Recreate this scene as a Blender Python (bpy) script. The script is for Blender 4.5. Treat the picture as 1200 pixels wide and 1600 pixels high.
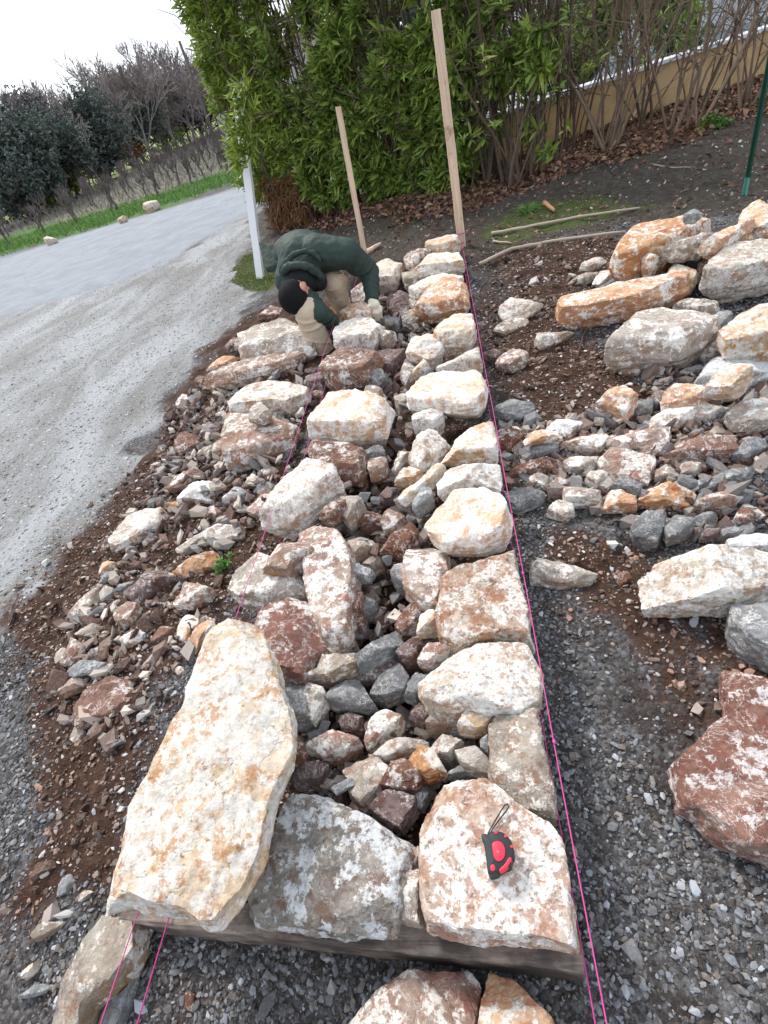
import bpy, bmesh, math, random
import numpy as np
from mathutils import Vector, Matrix, noise as mnoise
for o in list(bpy.data.objects): bpy.data.objects.remove(o)
R = math.radians
# ------------------------------------------------------------------ camera, sky, sun, exposure
F_PX = 841.0; ROLL = R(17.5); PITCH = R(38.7); AZ = R(14.4); CAM_H = 1.55
def ray(u, v):
    qx, qy = u-600.0, v-800.0
    a = qx*math.cos(ROLL)-qy*math.sin(ROLL); b = qx*math.sin(ROLL)+qy*math.cos(ROLL)
    x, y, z = a, F_PX*math.cos(PITCH)-b*math.sin(PITCH), -F_PX*math.sin(PITCH)-b*math.cos(PITCH)
    return np.array([x*math.cos(AZ)-y*math.sin(AZ), x*math.sin(AZ)+y*math.cos(AZ), z])
scene = bpy.context.scene
cam_d = bpy.data.cameras.new("camera"); cam = bpy.data.objects.new("camera", cam_d)
scene.collection.objects.link(cam); scene.camera = cam
cam_d.sensor_fit = 'HORIZONTAL'; cam_d.sensor_width = 36.0; cam_d.lens = 36.0*F_PX/1200.0
cam_d.clip_start = 0.02; cam_d.clip_end = 5000
_c = ray(600, 800); _r = ray(601, 800)-_c; _u = ray(600, 799)-_c
_f = Vector(_c).normalized(); _rt = Vector(_r).normalized(); _up = Vector(_u).normalized()
m3 = Matrix((_rt, _up, -_f)).transposed()
cam.matrix_world = Matrix.Translation((0, 0, CAM_H)) @ m3.to_4x4()

SUN_EL, SUN_AZ = R(48), R(-35)     # azimuth from +Y towards +X
world = bpy.data.worlds.new("World"); scene.world = world; world.use_nodes = True
wt = world.node_tree; wt.nodes.clear()
wo = wt.nodes.new('ShaderNodeOutputWorld'); wb = wt.nodes.new('ShaderNodeBackground')
sk = wt.nodes.new('ShaderNodeTexSky'); sk.sky_type = 'NISHITA'; sk.sun_disc = False
sk.sun_elevation = SUN_EL; sk.sun_rotation = SUN_AZ; sk.dust_density = 5; sk.air_density = 1.5
hs = wt.nodes.new('ShaderNodeMixRGB'); hs.inputs[0].default_value = 0.82
hs.inputs[2].default_value = (8.1, 8.9, 10.0, 1)      # overcast layer, even and almost white
wt.links.new(sk.outputs[0], hs.inputs[1]); wt.links.new(hs.outputs[0], wb.inputs[0])
wb.inputs[1].default_value = 0.07; wt.links.new(wb.outputs[0], wo.inputs[0])
sl = bpy.data.lights.new("sun", 'SUN'); sl.energy = 1.5; sl.angle = R(11); sl.color = (1, .95, .88)
sun = bpy.data.objects.new("sun", sl); scene.collection.objects.link(sun)
sd = Vector((math.sin(SUN_AZ)*math.cos(SUN_EL), math.cos(SUN_AZ)*math.cos(SUN_EL), math.sin(SUN_EL)))
sun.rotation_euler = sd.to_track_quat('Z', 'Y').to_euler()
scene.view_settings.view_transform = 'Standard'; scene.view_settings.look = 'None'
scene.view_settings.gamma = 1; scene.view_settings.exposure = 1.27
scene.render.engine = 'CYCLES'
scene.cycles.max_bounces = 5; scene.cycles.diffuse_bounces = 2; scene.cycles.transparent_max_bounces = 4
try: scene.cycles.use_denoising = True
except Exception: pass

# ------------------------------------------------------------------ numeric helpers
def _h(ix, iy, iz, s):
    n = (ix.astype(np.int64)*374761393 + iy.astype(np.int64)*668265263 + iz.astype(np.int64)*2147483647 + s*974634777) & 0xffffffff
    n = ((n ^ (n >> 13))*1274126177) & 0xffffffff
    n = ((n ^ (n >> 16))*2246822519) & 0xffffffff
    return ((n ^ (n >> 15)) & 0xffff)/65535.0*2-1
def vnoise(p, s=0):
    p = np.asarray(p, float); i = np.floor(p).astype(np.int64); f = p-i; w = f*f*f*(f*(f*6-15)+10)
    r = 0
    for dx in (0, 1):
        wx = w[:, 0] if dx else 1-w[:, 0]
        for dy in (0, 1):
            wy = w[:, 1] if dy else 1-w[:, 1]
            for dz in (0, 1):
                wz = w[:, 2] if dz else 1-w[:, 2]
                r = r+wx*wy*wz*_h(i[:, 0]+dx, i[:, 1]+dy, i[:, 2]+dz, s)
    return r
def n2(x, y, f, s=0):
    sh = np.shape(x); x = np.ravel(x)*f; y = np.ravel(y)*f
    return vnoise(np.stack([x, y, np.full_like(x, .37)], 1), s).reshape(sh)
def sstep(a, b, x):
    t = np.clip((x-a)/(b-a), 0, 1); return t*t*(3-2*t)
def ground0(x, y):
    x = np.asarray(x, float); y = np.asarray(y, float)
    return .2*sstep(.9, 6., y)*sstep(-2.2, -.5, x)
def gz(x, y): return float(ground0(x, y))
def px(u, v, z=None, rel=0.0):
    """pixel of the photo -> world point on the plane z, or on the ground (+rel)"""
    r = ray(u, v)
    if z is not None: return (r*((z-CAM_H)/r[2]))[:2]
    h = 0.0
    for _ in range(6):
        p = r*((h+rel-CAM_H)/r[2]); h = gz(p[0], p[1])
    return p[:2]
def P3(u, v, z=None, rel=0.0):
    p = px(u, v, z, rel); return Vector((p[0], p[1], (gz(p[0], p[1])+rel) if z is None else z))
def PY(u, v, y):
    r = ray(u, v); t = y/r[1]; return Vector((r[0]*t, y, CAM_H+r[2]*t))
def inpoly(poly, x, y):
    poly = np.asarray(poly); c = np.zeros(np.shape(x), bool); n = len(poly)
    for i in range(n):
        x1, y1 = poly[i]; x2, y2 = poly[(i+1) % n]
        if y1 == y2: continue
        c ^= ((y1 > y) != (y2 > y)) & (x < (x2-x1)*(y-y1)/(y2-y1)+x1)
    return c
def sdist(poly, x, y):
    """signed distance, positive inside"""
    poly = np.asarray(poly, float); d = np.full(np.shape(x), 1e9); n = len(poly)
    for i in range(n):
        a = poly[i]; b = poly[(i+1) % n]; e = b-a; L = max(e@e, 1e-12)
        t = np.clip(((x-a[0])*e[0]+(y-a[1])*e[1])/L, 0, 1)
        d = np.minimum(d, np.hypot(x-a[0]-t*e[0], y-a[1]-t*e[1]))
    return np.where(inpoly(poly, x, y), d, -d)
def gpoly(s): return np.array([px(*map(float, q.split(','))) for q in s.split()])

# ------------------------------------------------------------------ object helpers
COL = scene.collection
def tag(o, label=None, cat=None, group=None, kind=None):
    if label: o['label'] = label
    if cat: o['category'] = cat
    if group: o['group'] = group
    if kind: o['kind'] = kind
    return o
def empty(name, loc=(0, 0, 0), rz=0):
    o = bpy.data.objects.new(name, None); o.location = loc; o.rotation_euler = (0, 0, rz)
    o.empty_display_size = .1; COL.objects.link(o); return o
def mesh_np(name, V, Fc, mat, parent=None, smooth=False, attrs=None, loc=(0, 0, 0), sharp=None):
    """V (n,3); Fc list of (m,k) integer arrays"""
    V = np.asarray(V, np.float32)
    if not isinstance(Fc, (list, tuple)): Fc = [Fc]
    Fc = [np.asarray(f, np.int32) for f in Fc if len(f)]
    me = bpy.data.meshes.new(name)
    me.vertices.add(len(V)); me.vertices.foreach_set('co', V.ravel())
    idx = np.concatenate([f.ravel() for f in Fc]); tot = np.concatenate([np.full(len(f), f.shape[1], np.int32) for f in Fc])
    st = np.concatenate([[0], np.cumsum(tot)[:-1]]).astype(np.int32)
    me.loops.add(len(idx)); me.loops.foreach_set('vertex_index', idx)
    me.polygons.add(len(tot)); me.polygons.foreach_set('loop_start', st)
    try: me.polygons.foreach_set('loop_total', tot)
    except Exception: pass
    me.polygons.foreach_set('use_smooth', np.full(len(tot), smooth))
    for k, a in (attrs or {}).items():
        at = me.attributes.new(k, 'FLOAT', 'POINT'); at.data.foreach_set('value', np.asarray(a, np.float32))
    me.update(calc_edges=True); me.validate()
    if sharp is not None:
        try: me.set_sharp_from_angle(angle=sharp)
        except Exception: pass
    if mat: me.materials.append(mat)
    o = bpy.data.objects.new(name, me); COL.objects.link(o); o.location = loc
    if parent: o.parent = parent
    return o
class MB:
    """collects boxes, tubes and discs into one mesh"""
    def __init__(s): s.V = []; s.F = {3: [], 4: []}; s.n = 0
    def add(s, V, *Fs):
        V = np.asarray(V, float); s.V.append(V)
        for f in Fs:
            f = np.asarray(f, int)
            if len(f): s.F[f.shape[1]].append(f+s.n)
        s.n += len(V)
    def tube(s, pts, r, k=6, cap=True):
        pts = np.asarray([tuple(p) for p in pts], float); n = len(pts)
        r = np.full(n, r, float) if np.isscalar(r) else np.asarray(r, float)
        t = np.gradient(pts, axis=0); t /= np.linalg.norm(t, axis=1)[:, None]+1e-12
        ref = np.array([0, 0, 1.]) if abs(t[0][2]) < .9 else np.array([1., 0, 0])
        a = np.cross(t, ref); a /= np.linalg.norm(a, axis=1)[:, None]+1e-12; b = np.cross(t, a)
        an = np.arange(k)*2*np.pi/k
        ring = pts[:, None, :]+r[:, None, None]*(np.cos(an)[None, :, None]*a[:, None, :]+np.sin(an)[None, :, None]*b[:, None, :])
        V = ring.reshape(-1, 3); i = np.arange(n-1)[:, None]*k; j = np.arange(k)[None, :]; j2 = (j+1) % k
        q = np.stack([i+j, i+j2, i+k+j2, i+k+j], -1).reshape(-1, 4)
        T = []
        if cap:
            V = np.vstack([V, pts[0], pts[-1]]); c0 = n*k
            for q_ in range(k):
                T += [(c0, (q_+1) % k, q_), (c0+1, (n-1)*k+q_, (n-1)*k+(q_+1) % k)]
        s.add(V, q, T)
    def hexa(s, c):
        """8 corners: bottom ring 4 then top ring 4"""
        s.add(c, [(3, 2, 1, 0), (4, 5, 6, 7), (0, 1, 5, 4), (1, 2, 6, 5), (2, 3, 7, 6), (3, 0, 4, 7)])
    def box(s, x0, x1, y0, y1, z0, z1): s.hexa([(x0, y0, z0), (x1, y0, z0), (x1, y1, z0), (x0, y1, z0), (x0, y0, z1), (x1, y0, z1), (x1, y1, z1), (x0, y1, z1)])
    def build(s, name, mat, parent=None, smooth=False, sharp=None, loc=(0, 0, 0), attrs=None):
        V = np.vstack(s.V)-np.array(loc)*0
        return mesh_np(name, V, [np.vstack(f) for f in s.F.values() if f], mat, parent, smooth, attrs, loc, sharp)
_ICO = {}
def ico(level):
    if level not in _ICO:
        bm = bmesh.new(); bmesh.ops.create_icosphere(bm, subdivisions=level, radius=1)
        _ICO[level] = (np.array([v.co[:] for v in bm.verts]), np.array([[v.index for v in f.verts] for f in bm.faces])); bm.free()
    return _ICO[level]

# ------------------------------------------------------------------ materials
class NT:
    def __init__(s, name):
        s.m = bpy.data.materials.new(name); s.m.use_nodes = True; s.t = s.m.node_tree; s.t.nodes.clear()
        s.out = s.n('OutputMaterial'); s.b = s.n('BsdfPrincipled'); s.l(s.b.outputs[0], s.out.inputs[0])
        s.b.inputs['Roughness'].default_value = .85
        s.b.inputs['Specular IOR Level'].default_value = .25
    def n(s, t): return s.t.nodes.new('ShaderNode'+t)
    def l(s, a, b): s.t.links.new(a, b)
    def noise(s, vec, scale, detail=4, rough=.55, dist=0):
        n = s.n('TexNoise'); n.inputs['Scale'].default_value = scale; n.inputs['Detail'].default_value = detail
        n.inputs['Roughness'].default_value = rough; n.inputs['Distortion'].default_value = dist
        if vec is not None: s.l(vec, n.inputs['Vector'])
        return n.outputs['Fac']
    def ramp(s, fac, stops, interp='LINEAR'):
        r = s.n('ValToRGB'); e = r.color_ramp.elements; r.color_ramp.interpolation = interp
        while len(e) < len(stops): e.new(.5)
        for k, (p, c) in enumerate(stops):
            e[k].position = p; e[k].color = (*c, 1) if isinstance(c, tuple) else (c, c, c, 1)
        s.l(fac, r.inputs[0]); return r.outputs[0]
    def mask(s, fac, a, b):
        r = s.n('MapRange'); r.interpolation_type = 'SMOOTHSTEP'; r.inputs[1].default_value = a; r.inputs[2].default_value = b
        s.l(fac, r.inputs[0]); return r.outputs[0]
    def mix(s, f, a, b, mode='MIX'):
        r = s.n('MixRGB'); r.blend_type = mode
        for k, v in ((0, f), (1, a), (2, b)):
            if isinstance(v, tuple): r.inputs[k].default_value = (*v, 1)
            elif isinstance(v, (int, float)): r.inputs[k].default_value = v if k == 0 else (v, v, v, 1)
            else: s.l(v, r.inputs[k])
        return r.outputs[0]
    def math(s, op, a, b=0.0, c=None):
        r = s.n('Math'); r.operation = op
        for k, v in enumerate((a, b, c)):
            if v is None: continue
            if isinstance(v, (int, float)): r.inputs[k].default_value = v
            else: s.l(v, r.inputs[k])
        return r.outputs[0]
    def attr(s, name):
        a = s.n('Attribute'); a.attribute_name = name; return a.outputs['Fac']
    def bump(s, h, strength=.5, dist=.01, nrm=None):
        b = s.n('Bump'); b.inputs['Strength'].default_value = strength; b.inputs['Distance'].default_value = dist
        s.l(h, b.inputs['Height'])
        if nrm is not None: s.l(nrm, b.inputs['Normal'])
        return b.outputs[0]
    def color(s, c): s.l(c, s.b.inputs['Base Color'])
    def objvec(s):
        tc = s.n('TexCoord'); oi = s.n('ObjectInfo'); va = s.n('VectorMath'); va.operation = 'MULTIPLY_ADD'
        cx = s.n('CombineXYZ')
        for k in range(3): s.l(oi.outputs['Random'], cx.inputs[k])
        s.l(cx.outputs[0], va.inputs[0]); va.inputs[1].default_value = (37., 91., 53.); s.l(tc.outputs['Object'], va.inputs[2])
        return va.outputs[0], oi.outputs['Random']
def simple(name, col, rough=.8, var=.25, scale=8, bump=.3, bscale=60, metal=0, world_=False, bd=.004):
    m = NT(name); vec, rnd = m.objvec()
    f = m.noise(vec, scale, 5, .6)
    c = m.mix(f, tuple(x*(1-var) for x in col), tuple(min(1, x*(1+var)) for x in col))
    m.color(c); m.b.inputs['Roughness'].default_value = rough; m.b.inputs['Metallic'].default_value = metal
    if bump: m.l(m.bump(m.noise(vec, bscale, 4), bump, bd), m.b.inputs['Normal'])
    return m.m
def stone_mat(name, A, B, C, white=.4, stain=(.2, .09, .05), st=.35, vein=.3, side=(.5, .27, .12), sd_=.4, speck=.3, wcol=(.8, .75, .685)):
    m = NT(name); vec, rnd = m.objvec()
    vm = m.n('VectorMath'); vm.operation = 'SCALE'; m.l(vec, vm.inputs[0]); m.l(m.math('MULTIPLY_ADD', m.math('FRACT', m.math('MULTIPLY', rnd, 7.13)), .75, .95), vm.inputs['Scale']); vec = vm.outputs[0]
    n1 = m.noise(vec, 5.5, 6, .6, .4); n2_ = m.noise(vec, 13, 10, .78, .2); n3 = m.noise(vec, 62, 5, .65); n4 = m.noise(vec, 8, 11, .8, .15)
    base = m.ramp(n1, [(.32, A), (.5, B), (.68, C)])
    vc = m.n('TexVoronoi'); vc.inputs['Scale'].default_value = 13; m.l(m.mix(.08, vec, vec), vc.inputs['Vector']); vcs = m.n('SeparateColor'); m.l(vc.outputs['Color'], vcs.inputs[0])
    base = m.mix(m.math('MULTIPLY', vcs.outputs[0], .28), base, tuple(x*.5 for x in A))
    base = m.mix(m.mask(n3, .42, .66), base, m.mix(.45, base, tuple(min(1, x*1.5+.03) for x in B)))
    # ochre / clay skin of the bedding faces
    ge = m.n('NewGeometry'); sp = m.n('SeparateXYZ'); m.l(ge.outputs['True Normal'], sp.inputs[0])
    sm = m.math('MULTIPLY', m.mask(m.math('ABSOLUTE', sp.outputs[2]), .75, .3), m.mask(m.noise(vec, 7, 5, .6, .5), .62-sd_*.45, .72-sd_*.3))
    base = m.mix(m.math('MULTIPLY', sm, .85), base, m.mix(n3, side, tuple(x*.6 for x in side)))
    big = m.noise(vec, 6.5, 5, .65, .3); mid = m.noise(vec, 23, 9, .72, .1); fin = m.noise(vec, 55, 7, .75)
    cr = m.math('MULTIPLY_ADD', mid, .55, m.math('MULTIPLY', big, .45))
    mid2 = m.noise(vec, 15, 10, .75, .2); sc = m.math('MULTIPLY_ADD', fin, .4, m.math('MULTIPLY', mid2, .6))
    # iron / soil stain patches
    t = .56-.11*st
    base = m.mix(m.math('MULTIPLY', m.mask(mid2, t, t+.1), .8), base, m.mix(n3, stain, tuple(x*1.8 for x in stain)))
    # pale lime crust, blotchy with ragged edges
    t = .555-.11*white
    base = m.mix(m.math('MULTIPLY', m.mask(cr, t, t+.035), .92), base, m.mix(m.mask(fin, .38, .62), wcol, tuple(x*.72 for x in wcol)))
    # rusty and brown mottling over the crust
    t = .575-.09*speck
    base = m.mix(m.math('MULTIPLY', m.mask(sc, t, t+.04), .72), base, m.mix(n1, tuple(min(1, x*1.25) for x in stain), tuple(min(1, x*2.1) for x in stain)))
    # veins
    vn = m.math('ABSOLUTE', m.math('SUBTRACT', m.noise(vec, 9, 9, .7, .5), .5))
    base = m.mix(m.math('MULTIPLY', m.mask(vn, .012, .002), vein), base, (.72, .68, .64))
    # small dark specks and pits
    base = m.mix(m.math('MULTIPLY', m.mask(m.noise(vec, 45, 6, .75, .3), .64-.12*speck, .72-.1*speck), .7), base, tuple(x*.55 for x in stain))
    hv = m.n('HueSaturation'); hv.inputs['Hue'].default_value = .5
    m.l(m.math('MULTIPLY_ADD', rnd, .35, .86), hv.inputs['Value']); m.l(m.math('MULTIPLY_ADD', rnd, -.25, 1.1), hv.inputs['Saturation'])
    m.l(base, hv.inputs['Color']); m.color(hv.outputs[0])
    m.b.inputs['Roughness'].default_value = .82
    hgt = m.math('ADD', m.math('MULTIPLY', cr, 2.2), m.math('ADD', m.math('MULTIPLY', m.noise(vec, 38, 8, .7), .9), m.math('MULTIPLY', m.noise(vec, 160, 4, .6), .3)))
    ck = m.n('TexVoronoi'); ck.feature = 'DISTANCE_TO_EDGE'; ck.inputs['Scale'].default_value = 9
    wv = m.n('VectorMath'); wv.operation = 'ADD'; nv_ = m.n('TexNoise'); nv_.inputs['Scale'].default_value = 7; nv_.inputs['Detail'].default_value = 5; m.l(vec, nv_.inputs['Vector'])
    w2 = m.n('VectorMath'); w2.operation = 'SCALE'; w2.inputs['Scale'].default_value = .22; m.l(nv_.outputs['Color'], w2.inputs[0]); m.l(vec, wv.inputs[0]); m.l(w2.outputs[0], wv.inputs[1]); m.l(wv.outputs[0], ck.inputs['Vector'])
    hgt = m.math('ADD', hgt, m.math('MULTIPLY', m.mask(ck.outputs['Distance'], 0, .03), m.math('MULTIPLY', m.mask(m.noise(vec, 5, 3), .46, .6), .4)))
    m.l(m.bump(hgt, .62, .013), m.b.inputs['Normal'])
    return m.m
SM = {
 'w': stone_mat('white_crust_limestone', (.36, .28, .21), (.48, .41, .34), (.58, .53, .47), .8, (.21, .125, .085), .5, .1, speck=.55),
 'b': stone_mat('blue_white_limestone', (.33, .31, .29), (.48, .46, .44), (.6, .6, .6), .95, (.22, .18, .16), .4, .1, (.5, .36, .24), .55, .3, (.78, .775, .77)),
 'm': stone_mat('mottled_rust_limestone', (.34, .22, .16), (.44, .33, .26), (.56, .48, .4), .66, (.2, .1, .062), .6, .1, speck=.85),
 'c': stone_mat('cream_ochre_limestone', (.48, .28, .15), (.56, .42, .29), (.64, .56, .46), .72, (.32, .15, .08), .35, .15, speck=.38),
 'p': stone_mat('pink_brown_limestone', (.19, .115, .085), (.31, .215, .17), (.43, .345, .285), .55, (.2, .085, .06), .5, .4, speck=.45),
 'r': stone_mat('red_brown_stone', (.1, .045, .03), (.165, .08, .052), (.25, .155, .115), .22, (.08, .03, .02), .5, .6, (.32, .12, .05), .3, .4, (.6, .54, .5)),
 'G': stone_mat('pale_slab_limestone', (.5, .32, .19), (.58, .46, .34), (.66, .59, .5), .9, (.28, .15, .08), .35, .1, speck=.5),
 'R': stone_mat('maroon_limestone', (.12, .048, .034), (.185, .082, .056), (.28, .16, .12), .33, (.11, .035, .025), .5, .5, (.26, .2, .16), .5, .45, (.62, .56, .53)),
 'g': stone_mat('grey_limestone', (.13, .13, .13), (.2, .2, .2), (.3, .3, .3), .0, (.13, .09, .075), .1, .6, (.25, .22, .18), .2, .05, (.5, .5, .5)),
 't': stone_mat('beige_grey_limestone', (.22, .18, .15), (.33, .28, .23), (.43, .39, .33), .35, (.17, .1, .07), .4, .4, (.4, .26, .15), .4, .4),
 'k': stone_mat('grey_streaked_limestone', (.12, .115, .11), (.24, .21, .18), (.38, .33, .28), .55, (.1, .065, .05), .6, .3, (.38, .26, .16), .4, .5, (.68, .68, .68)),
 'd': stone_mat('dark_purple_brown_stone', (.09, .055, .05), (.15, .1, .092), (.23, .175, .165), .05, (.065, .03, .022), .5, .5, (.18, .09, .05), .3, .4, (.5, .46, .45)),
 'o': stone_mat('orange_limestone', (.4, .19, .09), (.5, .29, .16), (.56, .41, .28), .45, (.25, .09, .04), .5, .15, (.46, .2, .08), .6, .3),
}
# ------------------------------------------------------------------ ground: one sheet to the horizon
Z_ASPH = gpoly('-400,540 0,494 110,462 215,432 300,392 350,352 392,328 392,288 370,292 200,345 0,405 -400,500')
Z_ASPH = np.vstack([Z_ASPH[:6], [(-2.9, 12.6), (3, 13.6), (40, 19), (40, 23), (3, 17.6)], Z_ASPH[8:]])
Z_DRIVE = gpoly('-300,560 0,486 110,458 215,428 300,388 350,348 400,322 405,360 372,420 400,480 350,520 300,590 255,650 215,720 140,810 80,880 0,1000 -200,1200')
Z_SOILL = gpoly('255,640 300,590 350,520 430,470 520,470 520,560 480,700 440,840 390,950 320,980 270,1090 230,1190 150,1330 60,1450 0,1500 0,1380 60,1300 70,1180 30,1100 0,1010 80,880 140,810 215,720')
Z_SOILR = gpoly('735,400 800,388 960,372 975,430 880,480 880,520 960,560 1030,590 1100,650 1190,760 1040,790 940,700 800,700 770,600 752,480')
Z_SOILR2 = gpoly('880,860 1000,800 1040,850 1060,960 1200,1000 1200,1060 1130,1090 1080,1160 1000,1120 930,1000')
Z_CORE = gpoly('400,1000 560,700 560,450 640,400 720,400 760,650 800,900 850,1200 880,1400 600,1440 400,1300')
Z_WET = gpoly('742,400 790,410 800,470 790,560 800,650 772,640 755,500')
Z_WET2 = gpoly('870,470 960,420 1100,420 1200,410 1200,500 1100,500')
Z_MUD = gpoly('440,440 405,400 405,330 500,290 720,270 860,225 1000,170 1150,120 1300,60 1500,60 1500,250  1200,330 960,365 740,405 700,410 600,420 560,450 500,470')
Z_MOSS = [gpoly('770,345 850,320 960,300 990,325 900,350 790,380'), gpoly('360,425 385,400 425,398 440,430 420,455 380,452')]
Z_GREYL = gpoly('0,1010 30,1100 60,1180 60,1290 0,1380 -200,1400 -200,1100')
Z_VERGE = gpoly('-300,480 0,402 200,342 370,287 372,262 200,320 0,372 -300,440')
Z_VERGE = np.vstack([Z_VERGE[:4], [(3, 17.6), (40, 23), (40, 26), (3, 19.4)], Z_VERGE[4:]])
Z_VINE = np.vstack([gpoly('-300,440 0,372 200,320 372,262'), [(3, 19.4), (60, 28), (60, 90)], gpoly('350,200 150,300 0,352 -300,420')])
def zone(poly, x, y, soft, wob=.12, f=3., s=1):
    big = (x > poly[:, 0].min()-1) & (x < poly[:, 0].max()+1) & (y > poly[:, 1].min()-1) & (y < poly[:, 1].max()+1)
    out = np.zeros(np.shape(x))
    if big.any():
        xx, yy = x[big], y[big]
        d = sdist(poly, xx, yy)+wob*n2(xx, yy, f, s)+wob*.5*n2(xx, yy, f*3.1, s+5)
        out[big] = sstep(-soft, soft, d)
    return out
def zones(x, y):
    z = {}
    z['asphalt'] = zone(Z_ASPH, x, y, .4, .3, 1.5, 1)
    z['drive'] = zone(Z_DRIVE, x, y, .2, .24, 3, 2)
    z['soil'] = np.clip(np.maximum.reduce([zone(Z_SOILL, x, y, .2, .2, 4, 3), zone(Z_SOILR, x, y, .08, .1, 4, 4), zone(Z_SOILR2, x, y, .2, .16, 4, 5), zone(Z_CORE, x, y, .1, .1, 4, 15)]), 0, 1)
    z['soil'] = z['soil']*(1-zone(Z_GREYL, x, y, .1, .1, 4, 6))
    z['wet'] = np.maximum(zone(Z_WET, x, y, .06, .05, 5, 7), zone(Z_WET2, x, y, .08, .06, 5, 8))
    z['mud'] = zone(Z_MUD, x, y, .15, .15, 3, 9)
    z['moss'] = np.maximum(zone(Z_MOSS[0], x, y, .25, .25, 3, 10), zone(Z_MOSS[1], x, y, .12, .1, 4, 11))
    z['verge'] = zone(Z_VERGE, x, y, .12, .12, 2, 12)
    z['vine'] = zone(Z_VINE, x, y, .4, .2, 1, 13)
    z['field'] = sstep(24, 30, np.hypot(x, y))*(1-z['vine'])
    return z
def axis(a, b, step, far, ratio=1.22):
    c = list(np.arange(a, b+1e-6, step)); s = step; p = c[-1]; hi = []
    while p < far: s *= ratio; p += s; hi.append(p)
    s = step; p = c[0]; lo = []
    while p > -far: s *= ratio; p -= s; lo.append(p)
    return np.array(lo[::-1]+c+hi)
gx = axis(-3.4, 2.6, .022, 2500); gy = axis(-.2, 8.6, .026, 3000)
X, Y = np.meshgrid(gx, gy); zs = zones(X, Y)
near = (1-sstep(9, 16, np.hypot(X, Y)))
rough = .006+.016*zs['soil']+.012*zs['mud']
H = ground0(X, Y)+near*(.03*n2(X, Y, 1.3, 20)*(1-zs['asphalt'])*(1-.6*zs['drive'])+rough*(n2(X, Y, 9, 21)+.7*n2(X, Y, 23, 22)+.5*np.abs(n2(X, Y, 41, 23))*zs['soil']))
# the shallow trench the wall stands in
core = sstep(-.95, -.85, X)*sstep(.1, 0., X)*sstep(.2, .35, Y)*sstep(5.2, 5., Y)
H -= core*(ground0(X, Y)*.9+.01)
H -= .02*zs['wet']
nx, ny = len(gx), len(gy); I = np.arange(nx*ny).reshape(ny, nx)
quads = np.stack([I[:-1, :-1], I[:-1, 1:], I[1:, 1:], I[1:, :-1]], -1).reshape(-1, 4)
m = NT('ground_surface'); geo = m.n('NewGeometry'); pos = geo.outputs['Position']
nA = m.noise(pos, 3, 6, .6); nB = m.noise(pos, 22, 8, .7); nC = m.noise(pos, 90, 5, .7); nD = m.noise(pos, 260, 3, .6)
def edge(a, k=.5, w=.15): return m.mask(m.math('ADD', m.attr(a), m.math('MULTIPLY', m.math('SUBTRACT', nB, .5), k)), .5-w, .5+w)
grav = m.ramp(nC, [(.3, (.018, .015, .014)), (.5, (.05, .044, .042)), (.62, (.12, .118, .12)), (.75, (.28, .285, .3))])
vo = m.n('TexVoronoi'); vo.inputs['Scale'].default_value = 85; m.l(pos, vo.inputs['Vector'])
vs = m.n('SeparateColor'); m.l(vo.outputs['Color'], vs.inputs[0])
grav = m.mix(.5, grav, m.ramp(vs.outputs[0], [(0, (.035, .033, .033)), (.5, (.09, .085, .085)), (1, (.28, .27, .27))]))
grav = m.mix(m.math('MULTIPLY', m.mask(m.noise(pos, 4, 8, .72), .47, .6), .75), grav, (.035, .022, .017))
grav = m.mix(m.math('MULTIPLY', m.mask(m.noise(pos, 7, 8, .75), .55, .66), .45), grav, (.24, .255, .28))
mpd = m.n('Mapping'); mpd.inputs['Rotation'].default_value = (0, 0, R(-8)); mpd.inputs['Scale'].default_value = (1.5, .55, 1); m.l(pos, mpd.inputs[0])
nT = m.noise(mpd.outputs[0], 1.1, 6, .62, .6); nT2 = m.noise(mpd.outputs[0], 3.6, 8, .7, .4)
drive = m.mix(m.mask(nT, .34, .66), (.19, .18, .17), (.35, .36, .37))
drive = m.mix(m.math('MULTIPLY', m.mask(nT2, .54, .7), .55), drive, (.14, .12, .11))
drive = m.mix(m.math('MULTIPLY', m.mask(nC, .5, .66), .5), drive, m.mix(.4, drive, (.62, .64, .66)))
drive = m.mix(m.math('MULTIPLY', m.mask(nC, .46, .34), .35), drive, (.12, .11, .105))
soil = m.ramp(nB, [(.3, (.022, .011, .007)), (.5, (.052, .025, .015)), (.7, (.1, .055, .035))])
soil = m.mix(m.math('MULTIPLY', m.mask(nD, .66, .74), .5), soil, (.35, .3, .26))
mud = m.ramp(nB, [(.3, (.024, .018, .013)), (.5, (.05, .04, .03)), (.72, (.1, .085, .065))])
moss = m.mix(m.mask(nB, .34, .5), mud, m.ramp(nC, [(.3, (.03, .038, .012)), (.6, (.07, .09, .02)), (.8, (.11, .13, .04))]))
asph = m.mix(m.mask(nA, .3, .7), (.235, .255, .28), (.285, .305, .33))
asph = m.mix(m.math('MULTIPLY', m.mask(nC, .5, .7), .25), asph, (.45, .45, .45))
asph = m.mix(m.math('MULTIPLY', m.mask(m.noise(pos, 1.1, 5, .6, 1), .5, .6), .35), asph, (.2, .21, .225))
verge = m.ramp(nB, [(.3, (.04, .07, .02)), (.6, (.07, .15, .035)), (.8, (.16, .2, .07))])
vine = m.ramp(nA, [(.35, (.11, .095, .08)), (.5, (.14, .125, .1)), (.65, (.15, .16, .08))])
field = m.ramp(nA, [(.3, (.16, .19, .06)), (.6, (.22, .26, .08))])
c = grav
for a, col in (('drive', drive), ('soil', soil), ('mud', mud), ('moss', moss), ('asphalt', asph), ('field', field), ('vine', vine), ('verge', verge)):
    c = m.mix(edge(a, 1.3 if a in ('soil', 'moss', 'drive') else .4, .3 if a in ('soil', 'drive', 'asphalt') else .15), c, col)
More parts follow.
